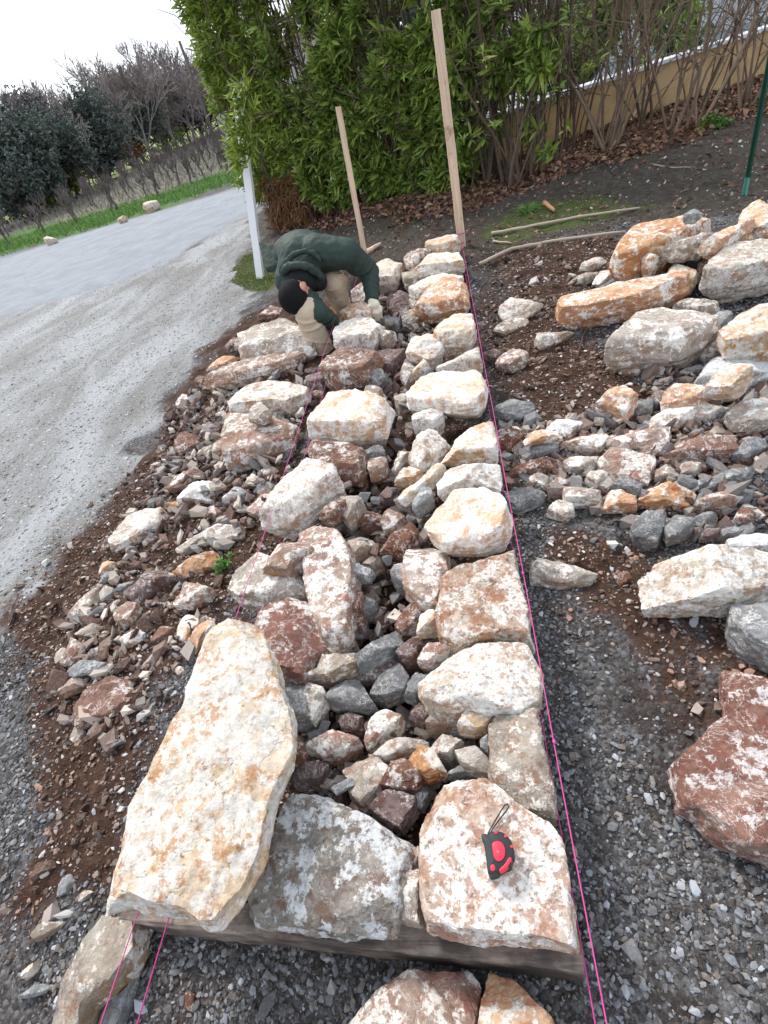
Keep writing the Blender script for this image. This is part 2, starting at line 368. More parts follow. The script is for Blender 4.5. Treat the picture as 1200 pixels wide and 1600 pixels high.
c = m.mix(m.math('MULTIPLY', m.attr('wet'), .7), c, (.018, .014, .014))
m.color(c)
m.l(m.math('MULTIPLY_ADD', m.attr('wet'), -.4, .88), m.b.inputs['Roughness'])
hg = m.math('ADD', m.math('MULTIPLY', nC, .8), m.math('ADD', m.math('MULTIPLY', nD, .4), m.math('MULTIPLY', vo.outputs['Distance'], -.6)))
m.l(m.bump(hg, .8, .012), m.b.inputs['Normal'])
gr = mesh_np('ground', np.stack([X.ravel(), Y.ravel(), H.ravel()], 1), quads, m.m, smooth=True, attrs={k: v.ravel() for k, v in zs.items()})
tag(gr, kind='structure')
_gi = lambda a, v: np.clip(np.searchsorted(a, v)-1, 0, len(a)-2)
def gh(x, y):
    """height of the real ground sheet"""
    x = np.atleast_1d(np.asarray(x, float)); y = np.atleast_1d(np.asarray(y, float)); i = _gi(gx, x); j = _gi(gy, y)
    a = (x-gx[i])/(gx[i+1]-gx[i]); b = (y-gy[j])/(gy[j+1]-gy[j])
    return (H[j, i]*(1-a)+H[j, i+1]*a)*(1-b)+(H[j+1, i]*(1-a)+H[j+1, i+1]*a)*b
def gh1(x, y): return float(gh(x, y)[0])

# ------------------------------------------------------------------ stones
def hull(p):
    q = sorted(map(tuple, p)); o = []
    for s_ in (q, q[::-1]):
        h = []
        for a in s_:
            while len(h) > 1 and (h[-1][0]-h[-2][0])*(a[1]-h[-2][1])-(h[-1][1]-h[-2][1])*(a[0]-h[-2][0]) <= 0: h.pop()
            h.append(a)
        o += h[:-1]
    h = np.array(o); return h-centroid(h)*0
def poly_R(poly, ang, hulled=False):
    """radius of a star-shaped polygon (about the origin) in the directions ang"""
    d = np.stack([np.cos(ang), np.sin(ang)], 1); out = np.full(len(ang), np.nan)
    for i in range(len(poly)):
        a = poly[i]; e = poly[(i+1) % len(poly)]-a
        den = d[:, 0]*e[1]-d[:, 1]*e[0]; den = np.where(np.abs(den) < 1e-12, 1e-12, den)
        t = (a[0]*e[1]-a[1]*e[0])/den; s = (a[0]*d[:, 1]-a[1]*d[:, 0])/den
        ok = (t > 0) & (s >= -1e-6) & (s <= 1+1e-6)
        out = np.where(ok, np.fmax(out, t), out)
    if np.isnan(out).any(): return poly_R(hull(poly), ang, True) if not hulled else np.nan_to_num(out, nan=.03)
    return out
def rock_mesh(poly, th, seed, level=4, flat=.0, chips=13, rough=1., s_up=.05, s_dn=.2):
    """poly is centred on the origin; the stone spans -th/2..th/2 before roughening"""
    rng = np.random.default_rng(seed); V, Fc = ico(level); hz = th/2
    ex = max(np.abs(poly[:, 0]).max(), .01); ey = max(np.abs(poly[:, 1]).max(), .01)
    S = np.array([ex, ey, hz]); d = V*S; d /= np.linalg.norm(d, axis=1)[:, None]
    ct = np.hypot(d[:, 0], d[:, 1]); st = d[:, 2]
    Rr = poly_R(poly, np.arctan2(d[:, 1], d[:, 0]))
    s = np.where(st > 0, s_up, s_dn)
    r = Rr/(ct+s*Rr*np.abs(st)/hz+1e-9)
    def clip(n, off):
        nonlocal r
        n = n/np.linalg.norm(n); q = d@n
        r = np.where(q > 1e-4, np.minimum(r, off/np.maximum(q, 1e-4)), r)
    size = min(ex, ey)
    slab = hz < .33*size or size > .14
    tl = .035 if slab else .22
    clip(np.array([rng.uniform(-tl, tl), rng.uniform(-tl, tl), 1]), hz*.96)
    clip(np.array([rng.uniform(-tl, tl), rng.uniform(-tl, tl), -1]), hz*.97)
    hp = hull(poly)
    for i in range(len(hp)):
        e = hp[(i+1) % len(hp)]-hp[i]; le = np.hypot(*e)
        if le < 1e-5: continue
        nh = np.array([e[1], -e[0]])/le; dd = nh@hp[i]
        if dd < 0: nh, dd = -nh, -dd
        # broken upper arris: one or two flat faces of different steepness
        for _ in range(2 if rng.random() < .55 else 1):
            el = rng.uniform(.3, 1.2); cut = min(rng.uniform(.06, .6)*hz, rng.uniform(.08, .3)*size/math.tan(el))
            n = np.array([nh[0]*math.cos(el), nh[1]*math.cos(el), math.sin(el)])
            a_ = rng.uniform(-.25, .25); n[:2] = [n[0]*math.cos(a_)-n[1]*math.sin(a_), n[0]*math.sin(a_)+n[1]*math.cos(a_)]
            clip(n, n@np.array([nh[0]*dd, nh[1]*dd, hz-cut]))
        el = -rng.uniform(.2, .9); n = np.array([nh[0]*math.cos(el), nh[1]*math.cos(el), math.sin(el)])
        clip(n, n@np.array([nh[0]*dd, nh[1]*dd, -hz*rng.uniform(.0, .7)]))
    if not slab:           # split top: two or three facets meeting in ridges
        for _ in range(rng.integers(1, 4)):
            a_ = rng.uniform(0, 2*np.pi); k = rng.uniform(.25, .9); q_ = np.array([math.cos(a_), math.sin(a_)])*size*rng.uniform(-.1, .45)
            n = np.array([math.cos(a_)*k, math.sin(a_)*k, 1]); clip(n, (n/np.linalg.norm(n))@np.array([q_[0], q_[1], hz*.93]))
    elif rng.random() < .6:
        a_ = rng.uniform(0, 2*np.pi); k = rng.uniform(.08, .22); n = np.array([math.cos(a_)*k, math.sin(a_)*k, 1]); clip(n, (n/np.linalg.norm(n))@np.array([0, 0, hz*.95]))
    P = d*r[:, None]
    for ax in (0, 1):
        lo, hi = P[:, ax].min(), P[:, ax].max(); l2, h2 = poly[:, ax].min(), poly[:, ax].max()
        P[:, ax] = l2+(P[:, ax]-lo)*(h2-l2)/(hi-lo)
    nn = P/S**2; nn /= np.linalg.norm(nn, axis=1)[:, None]+1e-9
    off = rng.uniform(0, 50, 3); L = (ex*ey*min(hz*2, size))**(1/3)
    f = 1.6/L; amp = .036*L*rough
    B = P*np.array([1, 1, 1.8])          # bedding: detail is flatter along z
    dsp = amp*.45*vnoise(B*f+off, seed)+amp*.45*vnoise(B*f*2.3+off, seed+1)
    rid = 1-2*np.abs(vnoise(B*f*3.1+off*2, seed+2)); dsp += amp*.42*rid
    dsp += amp*.3*vnoise(B*f*6.5+off, seed+3)
    # broken ledges: quantised relief gives small steps with crisp edges
    q = vnoise(B*f*1.9+off*3, seed+9)*3.2; dsp += amp*.8*(np.floor(q)+sstep(.0, .16, q-np.floor(q)))/2
    if level >= 5:
        dsp += amp*.24*(1-2*np.abs(vnoise(B*f*12+off, seed+4)))+.0012*vnoise(P*95+off, seed+6)
    if level >= 6: dsp += amp*.13*vnoise(P*f*26+off, seed+5)
    lay = np.abs(st) < .8*hz/np.maximum(r, 1e-6)
    P = P+nn*dsp[:, None]
    return P, Fc
NST = 0
def centroid(p):
    x, y = p[:, 0], p[:, 1]; x2, y2 = np.roll(x, -1), np.roll(y, -1); c = x*y2-x2*y; A = c.sum()/2
    if abs(A) < 1e-7: return p.mean(0)
    return np.array([((x+x2)*c).sum()/(6*A), ((y+y2)*c).sum()/(6*A)])
_gd = np.array([ray(600, 700)[0], ray(600, 700)[1]])
def footprint(pts, zt, vh):
    """outline as seen -> plan outline: far edge read at the top, near edge at the visible foot"""
    pts = np.array(pts, float); b = pts[:, 0]*math.sin(ROLL)+pts[:, 1]*math.cos(ROLL)
    s = (b-b.min())/max(b.max()-b.min(), 1e-6)       # 0 far .. 1 near
    w = sstep(.25, .85, s)
    def proj(h):
        out = []
        for (u, v), k in zip(pts, w):
            r = ray(u, v); z = zt-h*k; out.append((r*((z-CAM_H)/r[2]))[:2])
        return np.array(out)
    def area(p): x, y = p.T; return .5*(x*np.roll(y, -1)-np.roll(x, -1)*y).sum()
    a0 = area(proj(0)); h = vh
    for _ in range(10):
        p = proj(h)
        if area(p)/a0 > .5: break
        h *= .8
    return p
def put_rock(name, poly_w, zt, th, pal, label=None, cat='stone', group=None, level=None, tilt=(0, 0), seed=None, **kw):
    global NST; NST += 1
    seed = NST*17+3 if seed is None else seed
    c = centroid(poly_w); p = poly_w-c; p = p*(1.03 if np.abs(p).max() > .16 and c[1] < .6 else (1.11 if c[0] > -1 and c[0] < .06 else 1.07)+min(.1, .004/max(.02, np.abs(p).max())))
    c3 = Vector((c[0], c[1], zt-th/2))
    size = max(np.ptp(p[:, 0]), np.ptp(p[:, 1])); dist = max(.6, math.hypot(c[0], c[1], CAM_H-zt))
    if level is None:
        ppx = size/dist*540; level = 6 if ppx > 120 else 5 if ppx > 38 else 4 if ppx > 15 else 3
    V, Fc = rock_mesh(p, th, seed, level, **kw)
    o = mesh_np(name, V, Fc, SM[pal], smooth=True, sharp=R(38 if level > 4 else 24), loc=c3)
    o.rotation_euler = (tilt[0], tilt[1], 0)
    tag(o, label, cat, group)
    return o
VIEW = {'A': (220, 460, 3.), 'B': (520, 340, 3.53), 'C': (740, 300, 2.609), 'D': (740, 640, 2.609), 'E': (50, 780, 3.), 'F': (400, 680, 2.727),
        'G': (400, 1000, 2.4), 'H': (150, 950, 2.909), 'I': (0, 1200, 2.4), 'J': (500, 1300, 2.4), 'K': (850, 1000, 2.667)}
def stones(txt):
    for line in txt.strip().splitlines():
        line = line.strip()
        if not line or line[0] == '#': continue
        vw, pal, geom, name, label, pts = [q.strip() for q in line.split('|')]
        x0, y0, k = VIEW[vw]; P = [(x0+float(a)/k, y0+float(b)/k) for a, b in (q.split(',') for q in pts.split())]
        g = [float(q) for q in geom[1:].split('/')]
        cu = sum(q[0] for q in P)/len(P); cv = sum(q[1] for q in P)/len(P)
        group = None
        if label.startswith('@'): label, group = label[1:].split('@')
        if geom[0] == 'W': zt, vh, th = g
        else:
            w = px(cu, cv); base = gz(w[0], w[1])
            if geom[0] == 'G' and g[0] < .14 and vw in 'ACDE': g[0] *= .68
            if geom[0] == 'G' and g[0] >= .14 and vw in 'CD': g[0] *= .78
            if geom[0] == 'G': zt = base+g[0]; vh = g[0]*.9; th = g[0]+.035
            else: zt = base+g[0]+g[1]; vh = g[1]*.9; th = g[1]
        f = footprint(P, zt, vh)
        if vw in 'ABCD': f = hull(f)
        cat = {'boulder': 'boulder', 'stone_slab': 'slab'}.get(name, 'stone')
        put_rock(name, f, zt, th, pal, label, cat, group)
# view | palette | W top/visible/thickness, G height, S base/height | name | label | outline
stones('''
G|m|W.27/.035/.15|stone_slab|broad pale slab with rusty mottling that carries the tape measure|650,620 670,560 700,525 760,508 860,510 930,560 1010,620 1110,680 1150,760 1175,950 1195,1142 1050,1115 860,1120 640,1062 615,960 612,700
G|k|W.26/.03/.14|stone_slab|dark grey slab with white flecks at the front of the wall beside the giant slab|60,690 130,560 260,560 330,610 400,640 480,700 570,760 585,800 565,900 545,1000 500,1090 330,1088 0,1055 -40,1000 0,900 40,800
H|G|W.43/.08/.13|stone_slab|giant elongated cream and orange slab lying lengthwise over the string|80,1300 70,1365 120,1375 220,1345 340,1395 450,1400 530,1455 590,1440 700,1290 770,1150 800,900 830,790 870,720 885,620 870,480 820,340 775,200 720,60 680,30 600,45 530,80 440,250 400,430 320,560 260,780 170,1010 100,1200
G|t|W.265/.05/.2|stone|brown-speckled upright stone at the right string just behind the tape measure slab|885,275 1040,250 1070,400 1105,560 1105,632 1010,618 930,555 880,500 880,380
G|t|W.24/.05/.12|stone|narrow tan filler stone wedged between the two front slabs|560,870 608,862 615,1055 555,1045
F|w|W.28/.06/.2|boulder|rounded white crusted stone with a pointed left end at the right string|695,1010 780,950 880,880 1030,850 1130,880 1190,1000 1180,1130 1100,1180 1010,1180 860,1170 740,1110
F|m|W.27/.05/.2|boulder|big squarish stone with brown and white blotches, behind the pointed white one|790,650 800,580 900,530 1000,480 1080,470 1110,620 1140,760 1150,870 1060,850 960,870 870,900 800,850 780,750
F|p|W.25/.05/.18|stone_slab|flat pink slab with pale veins left of the big blotched stone|635,640 640,460 720,390 760,410 800,480 790,530 800,570 790,650 770,705 700,700
F|c|W.30/.08/.15|boulder|pale rounded boulder with an orange front edge beside the right string|735,350 780,290 860,220 960,225 1040,250 1060,330 1062,440 950,480 820,480 760,430
F|w|W.285/.07/.12|stone|low white wedge stone between two cream stones along the right string|780,180 830,130 1020,105 1035,215 940,212 850,225 790,225
F|c|W.29/.08/.15|stone|cream stone with a tan front face, next behind the low white wedge|790,60 850,-20 920,-70 1000,-60 1020,50 1020,102 860,112 820,100
F|w|W.27/.08/.18|stone|white stone left of the cream one with the tan front face|660,100 665,20 700,-40 760,-40 800,-10 785,60 760,110 700,142
B|w|W.26/.1/.15|stone|small cream block in front of the widest white stone of the right row|440,1060 500,1020 590,1040 600,1100 550,1140 450,1140
B|c|W.30/.10/.16|boulder|widest white and pinkish stone of the right row with a ragged front edge|420,950 470,880 560,850 780,830 820,920 830,1040 780,1080 700,1090 600,1060 500,1000 430,980
B|w|W.29/.08/.14|stone|brown veined pale stone just behind the widest stone of the right row|580,800 640,730 790,690 800,760 812,835 700,850 590,852
B|c|W.30/.11/.17|stone|pale block with a sharp tan lower edge touching the right string|570,600 610,550 690,500 750,500 770,580 780,670 740,700 600,715 570,690
B|c|W.28/.1/.15|stone|rounded buff stone left of the block with the sharp tan edge|410,720 440,650 520,610 570,610 570,700 600,740 540,780 500,760 450,780
B|o|W.31/.12/.17|boulder|smooth yellow ochre stone in the far half of the right row|470,510 490,450 520,380 600,310 720,340 735,420 740,500 650,510 570,530 480,530
B|c|W.30/.10/.15|stone|long flaky stone lying behind the smooth yellow one|430,380 500,330 600,290 700,300 700,335 560,350 480,415 440,400
B|c|W.31/.1/.15|stone|layered cream stone second from the far end of the right row|450,260 550,190 680,170 700,220 715,285 640,285 560,270 480,280
B|c|W.36/.12/.17|boulder|top stone at the far end of the wall beside the taller stake|515,120 580,90 660,70 685,100 680,150 610,180 550,185 520,160
B|p|W.34/.16/.2|boulder|smooth rounded greyish stone at the far left corner of the right row|390,200 430,145 520,130 540,180 500,230 450,270 405,245
B|t|W.20/.1/.15|stone|tan core stone left of the veined pale stone|370,850 400,780 450,780 440,860 400,900
B|c|W.26/.08/.12|stone|small orange cream stone tucked beside a grey flake in the right row|440,800 490,770 520,800 500,860 450,870
B|g|W.27/.08/.1|stone|thin grey flake wedged upright in the right row|480,870 500,810 540,812 520,866
F|w|W.31/.16/.24|boulder|tall oval white boulder leaning across the left string|60,410 90,230 130,160 200,90 300,100 335,180 330,270 290,340 200,400 110,410
A|r|W.26/.14/.22|boulder|red and white veined boulder right behind the oval white one|780,680 850,660 950,700 1000,740 1060,800 1060,870 1010,910 950,870 900,800 800,770
A|c|W.32/.14/.22|boulder|largest cream boulder of the left row with faint orange bands|805,630 850,520 875,420 960,420 1050,450 1150,530 1155,620 1140,680 1040,700 950,670 850,655
A|w|W.20/.06/.1|stone|thin white ledge stone under the largest cream boulder|900,655 960,650 1040,682 1010,715 930,692
A|r|W.30/.14/.2|boulder|rusty pink stone with white streaks between the cream boulder and the worker's stone|870,330 880,270 950,230 1040,240 1105,255 1090,300 1050,330 1040,370 1060,400 1000,420 930,430 865,390
A|w|W.30/.11/.18|boulder|cream white stone the worker is setting with his gloved hands|905,190 910,150 960,118 1000,110 1060,110 1130,150 1130,190 1080,238 930,235
B|o|W.30/.14/.2|boulder|streaky orange stone behind the one being set, between the worker's hands|55,500 90,440 180,415 215,480 200,560 100,582 60,560
B|c|W.30/.12/.18|boulder|pale layered boulder in front of the shorter stake|195,240 300,220 380,250 370,310 340,350 280,340 235,362
B|p|W.26/.1/.16|stone|pinkish flat stone between the worker's arm and the shorter stake|100,380 150,345 195,400 180,440 110,450
B|t|W.26/.12/.15|stone|tan wedge at the right of the boulder in front of the shorter stake|375,290 430,280 480,312 440,370 395,350
F|p|W.30/.10/.2|stone|pinkish grey angular block on the light ledge in front of the oval boulder|40,570 20,540 50,480 60,420 120,405 220,450 235,490 170,560 150,600 80,590
F|t|W.22/.05/.16|stone_slab|light ledge slab crossed by the left string|-120,630 -60,540 0,490 40,480 60,580 170,600 200,660 100,690 60,700 0,690 -60,690
F|p|W.25/.06/.22|stone_slab|tall pinkish white slab along the core with a red lower tip|170,430 260,370 330,390 380,450 400,600 390,700 380,820 320,880 270,870 235,700 190,540
F|R|W.27/.08/.24|boulder|big dark red-brown block at the head of the giant slab|0,790 60,720 120,670 200,680 270,720 290,800 270,900 240,950 210,1040 100,1020 60,950 20,880
F|g|W.22/.06/.2|stone|grey stone with a white face between the giant slab and the red-brown block|90,1060 130,1035 200,1060 220,1130 220,1200 150,1210 110,1130
F|t|W.23/.07/.15|stone|flat light grey triangular stone in front of the dark red-brown block|240,1050 270,980 280,925 400,905 455,945 400,1030 330,1060
F|g|W.19/.06/.14|stone|smooth egg-like grey stone pointing at the giant slab|300,1100 330,1060 410,1010 440,1060 500,1160 440,1170 330,1150
F|g|W.22/.08/.15|stone|long blue-grey stone lying diagonally in the middle of the core|440,960 500,880 570,810 605,860 600,890 540,960 460,1010
F|g|W.17/.07/.14|stone|squat dark grey stone with a lighter facet below the long blue-grey one|500,1080 530,1010 600,960 650,1050 640,1110 570,1145 510,1130
F|d|W.15/.05/.14|stone|shadowed dark stone behind the squat grey one|440,1020 470,990 530,960 620,940 640,985 600,1020 520,1060 450,1060
F|r|W.18/.08/.14|stone|knobbly brown-red stone beside the pit of bare soil|600,780 640,720 690,705 720,740 690,800 690,840 630,860 610,830
F|d|W.18/.09/.15|stone|dark brown stone with a rusty foot left of the pointed white stone|610,900 680,840 760,850 770,880 700,920 690,990 650,1000 620,960
F|p|W.23/.06/.1|stone|pink-brown flake leaning on the pointed white stone|690,930 730,880 820,900 830,920 740,975 700,970
F|c|W.25/.06/.1|stone|pale saddle-shaped stone left of the blotched squarish stone|690,830 700,740 740,735 800,790 830,845 770,812 710,832
F|g|W.20/.08/.15|stone|grey wedge under the left tip of the pointed white stone|650,1040 680,1010 720,1010 730,1070 690,1140 660,1120
F|g|W.14/.07/.12|stone|bluish stone at the left rim of the pit of bare soil|430,780 450,670 500,700 510,750 460,785
F|g|W.20/.06/.1|stone|smooth pale grey wedge at the back left of the soil pit|390,600 390,520 450,560 500,600 480,625 410,630
F|r|W.20/.08/.2|stone|dark red rough stone below the tall pinkish slab|375,810 380,690 420,640 440,650 430,740 410,830 390,870
F|t|W.16/.07/.12|stone|brown grey cube at the far rim of the soil pit|460,560 470,520 500,490 535,550 500,570
F|t|W.2/.1/.14|stone|brown angular stone right of the tall pinkish slab's top|390,430 430,410 500,460 470,510 430,540 400,500
F|r|W.16/.08/.12|stone|small red-brown stone, left one of a pair across the core|450,390 460,320 530,350 540,380
F|p|W.16/.09/.12|stone|pinkish brown stone, right one of a pair across the core|530,350 560,310 625,335 600,400 550,405
F|r|W.21/.07/.12|stone|triangular red stone with pale veins above the soil pit|520,470 560,430 650,370 680,400 640,530 570,510
F|g|W.2/.07/.14|stone|blue-grey upright stone against the flat pink slab|580,600 585,530 635,530 635,650 605,640
F|t|W.22/.12/.15|stone|grey-tan fang-shaped stone upright in the core|600,140 620,50 650,20 655,60 640,120 600,165
F|c|W.22/.08/.12|stone|pale pyramid stone in front of the fang-shaped one|595,190 650,120 700,140 680,190 620,190
F|c|W.24/.07/.12|stone|long pale stone pointing up to the low white wedge|620,260 640,200 700,190 760,120 800,130 760,200 690,250 640,272
F|g|W.24/.08/.12|stone|small grey block left of the pale rounded boulder|680,330 700,220 740,220 750,270 700,350
A|g|W.22/.06/.08|stone|flat light grey brick-like stone lying on the core|1020,720 1120,695 1135,730 1060,755
A|p|W.2/.1/.12|stone|square pale pink stone below the flat brick-like one|1060,765 1140,750 1140,830 1080,850
A|t|W.24/.12/.18|stone|tall tan-grey shoulder stone right of the oval white boulder|935,900 1000,920 1040,980 1015,1060 985,1090 960,1060 945,1000
A|r|W.25/.12/.15|stone|brown angular stone between the oval boulder and its shoulder stone|850,1050 890,960 955,940 955,1000 900,1060
A|t|W.22/.08/.12|stone|small tan stone at the right foot of the rusty pink stone|1044,430 1100,420 1130,460 1100,490 1060,460
A|g|W.22/.1/.12|stone|light grey wedge right of the rusty pink stone|1060,340 1120,330 1145,400 1110,415 1070,400
B|d|W.18/.12/.15|stone|dark grey-brown core stone beside the worker's right glove|300,440 370,400 430,430 420,500 350,520 300,480
B|t|W.18/.1/.12|stone|grey-brown stone left of the smooth yellow one|380,520 440,500 490,560 450,600 390,580
B|g|W.17/.1/.12|stone|blue-grey stone just in front of the worker's right glove|280,540 330,520 370,550 360,620 300,600
B|t|W.22/.1/.12|stone|buff lump between the core and the smooth yellow stone|420,440 480,420 490,470 450,500
B|d|W.2/.12/.16|boulder|purple-grey core stone with a slate blue patch|250,720 330,680 400,680 410,760 340,860 280,870 250,790
B|t|W.26/.1/.14|stone|tan-grey lump right of the cream stone being set|270,600 310,600 340,640 290,680 250,650
B|t|W.18/.12/.15|stone|brown core stone leaning on the widest stone of the right row|340,980 400,940 430,960 470,1000 440,1040 370,1060 350,1010
G|d|W.19/.07/.14|stone|purple-brown cube-shaped stone nearest the tape measure slab|430,620 490,560 580,580 590,640 550,720 480,680
G|r|W.21/.06/.12|stone|reddish stone with white dots behind the purple-brown cube|480,540 510,450 550,440 630,520 600,570 540,570 500,560
G|o|W.22/.06/.1|stone|tilted stone with an ochre edge beside the reddish dotted one|565,440 620,390 660,410 710,510 650,530 610,500
G|w|W.19/.05/.1|stone|pale grey-white stone under the one with the ochre edge|450,430 500,370 620,350 630,390 570,430 500,460
G|t|W.20/.06/.14|stone|flat greenish grey stone with gravel lying on it|320,470 440,430 485,480 470,560 410,625 370,590 350,520
G|d|W.18/.07/.14|stone|dark purplish stone between the giant slab and the greenish grey one|150,540 160,460 230,450 275,490 260,550 200,550
G|p|W.19/.07/.13|stone|brown-pink trapezoid stone behind the dark purplish one|200,380 270,330 370,370 390,410 330,450 270,465 210,440
G|p|W.19/.09/.14|stone|upright purple-pink stone in the near core with a pale top|430,400 430,280 470,255 530,270 535,350 470,390 440,420
G|g|S.19/.02|stone|small pale grey oblong chip resting on the greenish grey stone|285,550 350,515 365,540 310,582
G|t|W.2/.06/.14|stone|mottled stone left of the one with a round hollow|640,300 690,250 770,250 770,340 680,345
G|c|W.24/.06/.12|stone|pale stone with a round hollow behind the brown-speckled upright stone|765,310 790,250 830,250 880,290 860,350 820,360 770,340
G|w|W.2/.06/.12|stone|pale grey pyramid-like stone below the mottled one|650,380 700,350 760,360 750,410 730,445 680,430
G|t|W.22/.06/.12|stone|ochre-grey stone pointing toward the brown-speckled upright stone|750,400 820,390 860,440 890,520 850,510 780,460
G|g|W.22/.06/.1|stone|thin grey sliver left of the brown-speckled upright stone|842,370 870,350 878,450 850,430
G|g|W.18/.04/.1|stone|grey-green stone behind the left corner of the tape measure slab|710,490 760,465 815,500 740,512
G|g|W.2/.07/.12|stone|slate blue stone in the core under the pointed white stone's tip|570,230 575,140 600,115 640,180 605,235
G|d|W.18/.08/.12|stone|brown stone between two slate blue ones and the mottled one|585,260 640,210 690,240 640,330 590,320
G|d|W.15/.08/.12|stone|dark grey stone above the brown-pink trapezoid one|310,290 340,265 390,280 390,350 330,340
G|r|W.22/.08/.18|stone|narrow brown stone squeezed against the giant slab|105,520 120,380 160,370 170,420 150,480 130,545
G|t|W.2/.08/.14|stone|tan flake left of the smooth egg-like grey stone|195,150 240,170 262,220 230,320 200,290
G|p|W.22/.05/.1|stone|little red-brown stone between the tops of the two front slabs|582,790 600,765 612,800 610,862 585,860
G|g|W.16/.04/.08|stone|small grey wedge in the gap left of the tape measure slab's top|590,575 640,560 625,640 600,625
''')
